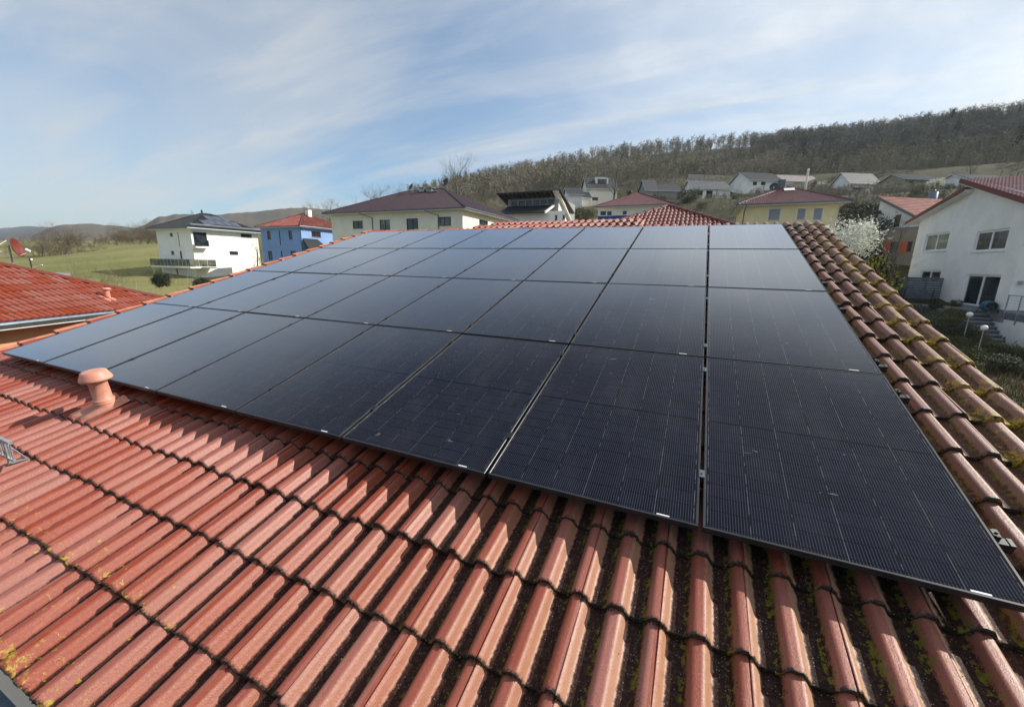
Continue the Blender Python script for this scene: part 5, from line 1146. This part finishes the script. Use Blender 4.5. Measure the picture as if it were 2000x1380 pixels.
# ---------------------------------------------------------------- TREES
def tree_mesh(seed, h=10, spread=.5, lv=4, up=.55, n0=8, kids=5, trunk_h=.25, r0=.018, droop=0, lean=0, tw=1.0, wob=1.0):
    """returns (trunk MB with limbs, crown MB of twigs) of a bare tree of height h"""
    r = random.Random(seed); T = MB(); K = MB()
    def perp(d):
        a = Vector((r.gauss(0, 1), r.gauss(0, 1), r.gauss(0, 1))); a -= d*a.dot(d); return a.normalized()
    def branch(p, d, L, rad, l):
        seg = 3 if l < 2 else 2; pts = [p]; rs = [rad]; q = p; dd = d.copy()
        for i in range(seg):
            dd = (dd+perp(dd)*r.uniform(.08, .26)*(wob if l == 0 else 1)+Vector((0, 0, (.10 if l else .0)-droop*.12))).normalized(); q = q+dd*(L/seg); pts.append(q); rs.append(rad*(1-(i+1)/seg*.68))
        if l >= lv:
            a = perp(dd)*rad*1.7*tw; b_ = perp(dd)*rad*1.7*tw; K.add([tuple(p-a), tuple(p+a), tuple(q)], [(0, 1, 2)])
            for _ in range(2): t = r.uniform(.3, .8); s = p.lerp(q, t); e = s+(dd+perp(dd)*.9).normalized()*L*r.uniform(.35, .6); K.add([tuple(s-b_*.8), tuple(s+b_*.8), tuple(e)], [(0, 1, 2)])
            return
        (T if l < 2 else K).tube([tuple(v) for v in pts], rs, 6 if l == 0 else 4 if l == 1 else 3, cap=False)
        n = n0 if l == 0 else kids
        for i in range(n):
            t = (trunk_h+(1-trunk_h)*(i+.5)/n) if l == 0 else r.uniform(.25, 1.0); k = min(int(t*seg), seg-1); s = pts[k].lerp(pts[k+1], t*seg-k); ax = (pts[k+1]-pts[k]).normalized()
            a = r.uniform(.45, .95)*(spread/.5) if l == 0 else r.uniform(.35, .95); nd = (ax*math.cos(a)+perp(ax)*math.sin(a)+Vector((0, 0, up*.35))).normalized()
            LL = h*(.42 if l == 0 else 0)*(1-.45*t)*spread/.5*r.uniform(.8, 1.2) if l == 0 else L*r.uniform(.42, .68); branch(s, nd, LL, rs[k]*(1-t*.3)*r.uniform(.35, .5) if l == 0 else rs[k]*.5, l+1)
    branch(Vector((0, 0, -.3)), Vector((lean, 0, 1)).normalized(), h*.88, h*r0, 0)
    return T, K
class Proto:
    def __init__(s, name, cat, T, K, mt, mk, extra=None): s.n, s.c, s.T, s.K, s.mt, s.mk, s.x, s.o = name, cat, T, K, mt, mk, extra, None
    def place(s, loc, sc, rz, label, group=None, sz=None):
        if s.o is None:
            o = bpy.data.objects.new(s.n, None); COL.objects.link(o)
            if s.T: s.T.build('trunk', M[s.mt], o)
            s.K.build('crown', M[s.mk], o)
            if s.x: s.x[0].build(s.x[1], M[s.x[2]], o)
            s.o = o
        else: o = dup(s.o)
        tag(o, label, s.c); 
        if group: o['group'] = group
        elif 'group' in o.keys(): del o['group']
        o.location = loc; o.rotation_euler = (0, 0, rz); o.scale = (sc, sc, sz or sc); return o
def at(px, py, D, sink=.3): P = gd(px, py, D); return (P[0], P[1], H(P[0], P[1])-sink)
def tree_at(pr, px, pytop, D, label, group=None, hm=10, wide=1.0, rz=None, zb=None):
    P = gd(px, pytop, D); z0 = H(P[0], P[1])-.3 if zb is None else zb; hh = max(1.0, P[2]-z0); sc = hh/hm; return pr.place((P[0], P[1], z0), sc*wide, random.uniform(0, 6.28) if rz is None else rz, label, group, sz=sc)
T, K = tree_mesh(1, 10, .55, 4, n0=9, kids=6); PA = Proto('bare_tree', 'tree', T, K, 'bark', 'twig_grey')
T, K = tree_mesh(2, 10, .42, 4, n0=10, kids=5, trunk_h=.2); PB = Proto('bare_tree', 'tree', T, K, 'bark', 'twig')
T, K = tree_mesh(3, 10, .70, 4, n0=9, kids=6, trunk_h=.08, r0=.012); PC = Proto('bare_shrub', 'shrub', T, K, 'bark', 'twig')
T, K = tree_mesh(31, 10, .75, 4, n0=11, kids=6, trunk_h=.06, r0=.013, tw=5); PCF = Proto('bare_tree', 'tree', T, K, 'bark', 'twig')
T, K = tree_mesh(4, 10, .50, 3, n0=12, kids=8, trunk_h=.38, r0=.009, tw=1.3); PD = Proto('bare_tree', 'tree', T, K, 'bark', 'twig_grey')      # tall forest form
T, K = tree_mesh(5, 10, .40, 3, n0=11, kids=7, trunk_h=.3, r0=.008, tw=1.3); PE = Proto('bare_tree', 'tree', T, K, 'bark', 'twig')
T, K = tree_mesh(6, 10, .8, 4, n0=12, kids=5, trunk_h=.04, r0=.008, up=.9); PG = Proto('budding_shrub', 'shrub', T, K, 'bark_pale', 'twig_green')
def leaves(n, shape, size, seed, cl=26, hollow=.35):
    """clumped little leaf quads through a crown volume; shape(u)->point"""
    r = np.random.default_rng(seed); mb = MB(); cs = []
    while len(cs) < cl:
        d = r.normal(0, 1, 3); d /= np.linalg.norm(d); cs.append(d*r.uniform(hollow, 1)**.6)
    cs = np.array(cs); vs = []; fs = []
    for i in range(n):
        c = cs[r.integers(cl)]+r.normal(0, .15, 3); p = np.array(shape)*c; a = r.normal(0, 1, 3); a /= np.linalg.norm(a); b = np.cross(a, r.normal(0, 1, 3)); b /= np.linalg.norm(b)+1e-9; s = size*r.uniform(.6, 1.4)
        o = len(vs); vs += [p-a*s, p+b*s*.6, p+a*s, p-b*s*.6]; fs.append((o, o+1, o+2, o+3))
    vs = [v+np.array([0, 0, shape[2]]) for v in vs]; mb.add(vs, fs); return mb
T, K = tree_mesh(8, 10, .75, 3, n0=12, kids=6, trunk_h=.06, r0=.010, up=.8); PBL = Proto('blossom_tree', 'tree', T, K, 'bark', 'twig', (leaves(5200, (4.6, 4.6, 4.9), .20, 11, cl=70, hollow=.2), 'blossom', 'blossom'))
T, K = tree_mesh(9, 10, .8, 3, n0=12, kids=5, trunk_h=.04, r0=.008, up=.8); PFO = Proto('forsythia_bush', 'shrub', T, K, 'bark', 'twig_green', (leaves(2600, (4.6, 4.6, 4.6), .28, 12, cl=60), 'blossom', 'forsythia'))
T, K = tree_mesh(10, 10, .75, 3, n0=12, kids=5, trunk_h=.05, r0=.009, up=.7); PDK = Proto('dark_bush', 'shrub', T, K, 'bark', 'twig', (leaves(5200, (5, 5, 5), .24, 13, cl=80), 'foliage', 'leaf_dark'))
T, K = tree_mesh(12, 10, .7, 3, n0=12, kids=5, trunk_h=.05, r0=.009, up=.7); POL = Proto('olive_bush', 'shrub', T, K, 'bark', 'twig_green', (leaves(4200, (5, 5, 5), .24, 14, cl=70), 'foliage', 'leaf_olive'))
T, K = tree_mesh(13, 10, .6, 2, n0=8, kids=5, trunk_h=.05, r0=.009); PBX = Proto('box_bush', 'shrub', None, leaves(5200, (4.2, 4.2, 4.7), .33, 15, cl=90), '', 'leaf_box')

# single trees that can be told apart
tree_at(PA, 895, 318, 62, 'tall bare tree with open crown behind the aubergine roof', wide=1.0)
tree_at(PA, 1205, 302, 88, 'big spreading bare oak standing before the beige dormer house', wide=1.15)
tree_at(PA, 1170, 318, 120, 'bare tree with pale limbs on the slope left of the oak')
tree_at(PB, 480, 470, 50, 'small bare tree in front of the balcony house wall', wide=1.1)
tree_at(PG, 352, 500, 48, 'pale budding shrub before the entrance of the balcony house', wide=.9)
tree_at(PG, 335, 548, 44, 'low twiggy shrub below the balcony house at the verge', wide=1.1)
for px, py, D, lb in ((312, 533, 50, 'round clipped box bush left of the balcony house'), (392, 541, 50, 'round clipped box bush beside the outside stair'), (410, 546, 50, 'smaller clipped box bush right of the outside stair')): tree_at(PBX, px, py, D, lb, 'clipped box bushes', zb=gd(px, py, D)[2]-1.25, wide=1.25)
for i, (px, py, D) in enumerate(((742, 368, 75), (762, 370, 78), (784, 366, 80), (803, 360, 82), (722, 378, 84), (925, 352, 75), (640, 395, 85), (622, 392, 88), (660, 398, 86), (606, 398, 90), (950, 366, 80))):
    tree_at((PA, PB)[i % 2], px, py, D, 'bare tree crown showing above the roofs against the sky', 'bare trees behind the roofs', wide=1.2)
for i, (px, py, D) in enumerate(((105, 452, 150), (130, 462, 148), (75, 472, 140), (62, 468, 150), (88, 478, 138), (118, 476, 140), (150, 482, 142), (165, 488, 150), (178, 474, 165), (195, 462, 180), (210, 456, 190), (228, 452, 195), (244, 448, 200), (262, 450, 200), (280, 446, 205), (296, 444, 205), (312, 442, 205), (328, 446, 200), (140, 470, 170), (160, 466, 175), (180, 462, 180), (45, 482, 160), (20, 486, 165), (0, 488, 170), (255, 458, 190), (285, 456, 190), (215, 470, 185), (190, 478, 160))):
    for k in range(3): tree_at((PCF, PCF, PB)[(i+k) % 3], px+k*8+random.uniform(-4, 4), py+k*5, D+k*3, 'bushy bare tree in the thicket beyond the meadow', 'thicket beyond the meadow', wide=1.5)
for i, (px, py, D) in enumerate(((150, 510, 62), (172, 520, 60), (208, 508, 64), (222, 524, 58), (295, 505, 70), (120, 524, 56), (262, 535, 60), (185, 532, 56), (236, 530, 55), (302, 520, 62))):
    tree_at((PG, PC)[i % 2], px, py, D, 'thin budding shrub at the foot of the meadow', 'shrubs at the foot of the meadow', wide=1.25)
# slope around the houses
for i, (px, py, D) in enumerate(((1332, 392, 80), (1352, 400, 76), (1372, 394, 82), (1392, 390, 86), (1412, 396, 80), (1345, 378, 95), (1385, 380, 98), (1415, 376, 100), (1318, 384, 92), (1150, 398, 78), (1140, 404, 76), (1122, 398, 84), (1228, 372, 95), (1240, 380, 90), (1436, 388, 90), (1300, 392, 85), (1605, 366, 96), (1618, 374, 92), (1600, 352, 130), (1362, 412, 66), (1392, 414, 64))):
    tree_at((PG, PC, POL, PC)[i % 4], px, py, D, 'twiggy shrub on the slope between the houses', 'shrubs between the houses', wide=1.3)
for i, (px, py, D) in enumerate(((1668, 408, 66), (1690, 398, 68), (1704, 404, 66), (1655, 418, 64), (1680, 412, 62), (1640, 400, 80), (1700, 420, 60), (1662, 430, 58))):
    tree_at(PDK, px, py, D, 'dense dark evergreen bush between the yellow house and the taupe house', 'dark bushes right of the yellow house', wide=1.1)
tree_at(PBL, 1666, 424, 48, 'round white blossom tree in front of the taupe house', wide=1.05)
tree_at(PBL, 1692, 368, 95, 'white blossom tree below the grey roofed gable', wide=1.1)
tree_at(PBL, 1832, 348, 104, 'white blossom tree right of the olive ochre house', wide=1.2)
tree_at(PBL, 1606, 354, 128, 'pale blossoming tree right of the flag pole', wide=1.2)
tree_at(POL, 1796, 362, 100, 'olive green bush left of the upper blossom tree', wide=1.2); tree_at(POL, 1860, 362, 98, 'olive green bush right of the upper blossom tree', wide=1.2)
tree_at(PFO, 1714, 497, 40, 'bright yellow forsythia bush beside the taupe house', wide=.85)
tree_at(PDK, 1700, 496, 40, 'small dark bush left of the yellow forsythia', wide=1.0)
T, K = tree_mesh(41, 10, .34, 4, n0=14, kids=4, trunk_h=.35, r0=.010, wob=.15); PSL = Proto('bare_tree', 'tree', T, K, 'bark', 'twig_grey')
tree_at(PSL, 1771, 414, 34, 'slender bare tree in front of the orange shutters', wide=1.25)
tree_at(PA, 1905, 312, 122, 'bare spreading tree above the pale house at far right', wide=1.2)
tree_at(PE, 1692, 460, 41, 'thin bare sapling beside the street lamp', wide=1.3)
HH0 = [(o.location.x, o.location.y) for o in bpy.data.objects if o.name.startswith('hillside_house')]
nsh = 0
while nsh < 46:
    a = math.radians(random.uniform(-20, 27)); D = random.uniform(72, 124); x, y = C[0]+math.sin(a)*D, C[1]+math.cos(a)*D
    if not all((x-hx-4)**2+(y-hy-4)**2 > 100 for hx, hy in HH0) or (-8 < x < 16 and y < 76) or (-28 < x < -2 and 55 < y < 78): continue
    pr = (PC, POL, PG, PC, PB)[nsh % 5]; sc = random.uniform(.12, .28); pr.place((x, y, H(x, y)-.2), sc*1.5, random.uniform(0, 6), 'scrubby bush on the slope below the wood', 'scrub on the slope', sz=sc); nsh += 1
# garden plants near the white house
gl = [(POL, 'low olive shrub in the garden bed'), (PDK, 'low dark shrub in the garden bed'), (PG, 'dry twiggy shrub in the garden bed')]
for i in range(64):
    px = random.uniform(1800, 2010); py = random.uniform(606, 770)
    z = 4.6-(py-606)/150*2.6; P = gz(px, py, max(1.6, z))
    if P[0] < 5 or (px > 1900 and py < 690 and px > 1860+(py-606)*.9): continue
    pr, lb = gl[i % 3]; s_ = random.uniform(.05, .10); pr.place((P[0], P[1], H(P[0], P[1])-.1), s_, random.uniform(0, 6), lb, 'low shrubs in the garden bed', sz=s_*.8)
for i in range(52):
    x, y = random.uniform(9.3, 13.5), random.uniform(22.5, 31.6)
    pr, lb = gl[i % 3]; s_ = random.uniform(.06, .13); pr.place((x, y, H(x, y)-.1), s_, random.uniform(0, 6), lb, 'low shrubs in the garden bed', sz=s_*.7)
# ground cover in the garden: dry stalks and grass blades
def blades(name, n, fn, hgt_, wd, material, seed, label=None):
    r = np.random.default_rng(seed); vs = []; fs = []
    P_ = np.array([fn(r) for _ in range(n)]); Z_ = hgt(P_[:, 0], P_[:, 1])
    for i in range(n):
        x, y = P_[i]; z = Z_[i]; a = r.uniform(0, 6.3); hh = hgt_*r.uniform(.4, 1.3); dx, dy = math.cos(a)*wd, math.sin(a)*wd; lx, ly = r.normal(0, hh*.35, 2); o = len(vs)
        vs += [(x-dx, y-dy, z-.03), (x+dx, y+dy, z-.03), (x+lx, y+ly, z+hh)]; fs.append((o, o+1, o+2))
    mb = MB(); mb.add(vs, fs); o = mb.build(name, M[material]); o['kind'] = 'stuff'; return o
blades('dry_stalks', 5200, lambda r: (r.uniform(9.5, 17.5), r.uniform(19, 28.5)), .34, .02, 'leaf_brown', 1)
blades('garden_grass', 5200, lambda r: (r.uniform(9, 18), r.uniform(14, 27)), .22, .018, 'leaf_olive', 2)
blades('garden_ground_cover', 4200, lambda r: (r.uniform(9.5, 13.6), r.uniform(26, 34)), .26, .03, 'leaf_grey', 3)

# ---------------------------------------------------------------- FOREST on the hill
def forest(name, n, sampler, variants, material, seed, smin, smax):
    r = np.random.default_rng(seed); VV = []; FF = []; off = 0
    pts = sampler(r, n); zs = hgt(pts[:, 0], pts[:, 1])
    for (x, y), z in zip(pts, zs):
        V, Fc = variants[r.integers(len(variants))]; s = r.uniform(smin, smax); a = r.uniform(0, 6.28); ca, sa = math.cos(a), math.sin(a); w = s*r.uniform(.85, 1.25)
        q = np.stack([(V[:, 0]*ca-V[:, 1]*sa)*w+x, (V[:, 0]*sa+V[:, 1]*ca)*w+y, V[:, 2]*s+z-.4], -1); VV.append(q); FF.append(Fc+off); off += len(V)
    V = np.concatenate(VV); Fc = np.concatenate(FF); me = bpy.data.meshes.new(name); me.vertices.add(len(V)); me.vertices.foreach_set('co', V.astype(np.float32).ravel())
    me.loops.add(Fc.size); me.loops.foreach_set('vertex_index', Fc.astype(np.int32).ravel()); me.polygons.add(len(Fc)); me.polygons.foreach_set('loop_start', np.arange(len(Fc), dtype=np.int32)*3); me.polygons.foreach_set('loop_total', np.full(len(Fc), 3, np.int32))
    me.update(calc_edges=True); me.materials.append(material); o = bpy.data.objects.new(name, me); COL.objects.link(o); o['kind'] = 'stuff'; return o
def tri_tree(seed, limbs=24, tw=100, crown=(.17, .17, .34), cz=.64):
    """height-1 bare tree as thin triangles"""
    r = np.random.default_rng(seed); V = []; Fc = []
    def tri(p, q, w):
        d = q-p; a = np.cross(d, r.normal(0, 1, 3)); a /= np.linalg.norm(a)+1e-9; o = len(V); V.extend([p-a*w, p+a*w, q]); Fc.append((o, o+1, o+2))
    top = np.array([r.normal(0, .02), r.normal(0, .02), .97])
    for _ in range(3): tri(np.array([0, 0, 0.]), top, .011)
    for _ in range(limbs):
        t = r.uniform(.28, .85); p = top*t; d = r.normal(0, 1, 3); d /= np.linalg.norm(d); q = np.array([0, 0, cz])+d*np.array(crown)*r.uniform(.6, 1.0); q[2] = max(q[2], p[2]+.05); tri(p, q, .0065)
        for _ in range(tw//limbs): s = p+(q-p)*r.uniform(.4, 1); e = s+r.normal(0, 1, 3)*np.array([.05, .05, .045])+np.array([0, 0, .04]); tri(s, e, .0075)
    return np.array(V), np.array(Fc)
def tri_conifer(seed):
    r = np.random.default_rng(seed); V = []; Fc = []
    for k in range(15):
        z = .10+.88*k/15; w = .17*(1-k/15)+.012; n = 7
        for j in range(n):
            a = 2*PI*(j+r.uniform(-.3, .3))/n; d = np.array([math.cos(a), math.sin(a), 0]); s = np.array([-d[1], d[0], 0]); o = len(V); ww = w*r.uniform(.7, 1.25)
            V.extend([np.array([0, 0, z+.09]), d*ww+s*ww*.45+np.array([0, 0, z-.03]), d*ww-s*ww*.45+np.array([0, 0, z-.03])]); Fc.append((o, o+1, o+2))
    V.extend([np.array([-.01, 0, 0]), np.array([.01, 0, 0]), np.array([0, 0, 1.0])]); Fc.append((len(V)-3, len(V)-2, len(V)-1)); return np.array(V), np.array(Fc)
BT = [tri_tree(i, crown=(.20+.03*(i % 3), .20+.03*(i % 3), .36), cz=.58, tw=150) for i in range(5)]; CTs = [tri_conifer(i) for i in range(4)]
def polar(px0, px1, D0, D1, keep=None):
    def f(r, n):
        out = []
        a0 = math.atan2(*ray(px0, 400)[:2]); a1 = math.atan2(*ray(px1, 400)[:2])
        while len(out) < n:
            a = r.uniform(a0, a1); D = math.sqrt(r.uniform(D0*D0, D1*D1)); x, y = C[0]+math.sin(a)*D, C[1]+math.cos(a)*D
            if keep and not keep(math.degrees(a), D, r): continue
            out.append((x, y))
        return np.array(out)
    return f
def edge(az):   # near edge of the wood by azimuth (degrees)
    return np.interp(az, [-42, -30, -18, -8, 4, 16, 30], [150, 118, 120, 126, 130, 122, 112])
M['wood_a'] = mat('bare_wood_brown', (.30, .26, .20), .95, .3, .045, col2=(.15, .15, .10), detail=3)
M['wood_b'] = mat('bare_wood_dark', (.20, .20, .175), .95, .3, .05, col2=(.12, .13, .105), detail=3)
HH = [(o.location.x, o.location.y) for o in bpy.data.objects if o.name.startswith('hillside_house')]
def clear(a, D, rad=13): x, y = C[0]+math.sin(math.radians(a))*D, C[1]+math.cos(math.radians(a))*D; return all((x-hx-4)**2+(y-hy-4)**2 > rad*rad for hx, hy in HH)
forest('bare_wood', 12500, polar(800, 2120, 118, 560, lambda a, D, r: clear(a, D, 14) and D > edge(a)+r.uniform(0, 12) and not (a > 8 and D > 230+r.normal(0, 15) and r.uniform() < .75)), BT, M['wood_a'], 21, 4, 9.5)
forest('dark_wood', 6500, polar(1450, 2150, 200, 620, lambda a, D, r: 225 < D < 440 and a > 5+r.normal(0, 2)), BT, M['wood_b'], 22, 5, 9.5)
HP = [(math.degrees(math.atan2(x-C[0], y-C[1])), math.hypot(x-C[0], y-C[1])) for x, y in HH]
def scrub_ok(a, D, r):
    x, y = C[0]+math.sin(math.radians(a))*D, C[1]+math.cos(math.radians(a))*D
    if (-8 < x < 17 and y < 74) or (-30 < x < -2 and y < 80) or not clear(a, D, 9): return False
    for ha, hd in HP:
        if -1.5 < a-ha < 6 and hd-34 < D < hd+2: return False
    return True
forest('scrub', 2300, polar(880, 2120, 66, 150, scrub_ok), BT, M['wood_a'], 26, 1.4, 3.2)
forest('scrub', 1500, polar(880, 2120, 66, 150, lambda a, D, r: clear(a, D, 8) and not scrub_ok(a, D, r) and not (-8 < C[0]+math.sin(math.radians(a))*D < 17 and C[1]+math.cos(math.radians(a))*D < 74)), BT, M['wood_a'], 27, .8, 1.6)
forest('conifer_wood', 620, polar(860, 1420, 240, 470, lambda a, D, r: D > np.interp(a, [-30, -20, -5, 2], [250, 330, 385, 420])+r.normal(0, 14)), CTs, M['conifer'], 23, 8, 12.5)
forest('conifer_clump', 60, polar(1500, 2000, 215, 420, lambda a, D, r: math.sin(a*1.3)+math.sin(D*.09) > .7), CTs, M['conifer'], 24, 6, 10)
# crest trees standing free against the sky
i = 0
for px in np.arange(1392, 2020, 6):
    P = gd(px+random.uniform(-2, 2), 300, np.interp(px, [1392, 2000], [455, 485])); z = H(P[0], P[1]); s_ = random.uniform(1.0, 1.5)*np.interp(px, [1392, 1500, 2000], [.55, .95, 1.2]); (PD, PE, PD, PB)[i % 4].place((P[0], P[1], z-.5), s_*1.1, random.uniform(0, 6.28), 'tall bare tree in the row along the hill crest', 'bare trees along the hill crest', sz=s_); i += 1

# ---------------------------------------------------------------- AIR: thin even haze over the valley
def haze():
    m = bpy.data.materials.new('thin_haze'); m.use_nodes = True; nt = m.node_tree; nt.nodes.remove(nt.nodes['Principled BSDF'])
    v = N(nt, 'ShaderNodeVolumePrincipled'); v.inputs['Color'].default_value = (.80, .88, .97, 1); v.inputs['Density'].default_value = .00017; v.inputs['Anisotropy'].default_value = .3
    LK(nt, v.outputs[0], nt.nodes['Material Output'].inputs['Volume'])
    xs = [o for o in bpy.data.objects if o.type == 'MESH' and o.get('kind') == 'structure']
    mb = MB(); mb.box((-6300, -6300, HZ0), (6300, 6300, HZ1)); o = mb.build('haze', m); o['kind'] = 'stuff'
bpy.context.view_layer.update()
zmin, zmax = 1e9, -1e9
for o in bpy.data.objects:
    if o.type == 'MESH':
        for c in o.bound_box: z = (o.matrix_world @ Vector(c)).z; zmin = min(zmin, z); zmax = max(zmax, z)
HZ0, HZ1 = zmin-1, zmax+2
print('haze box', HZ0, HZ1)
haze()
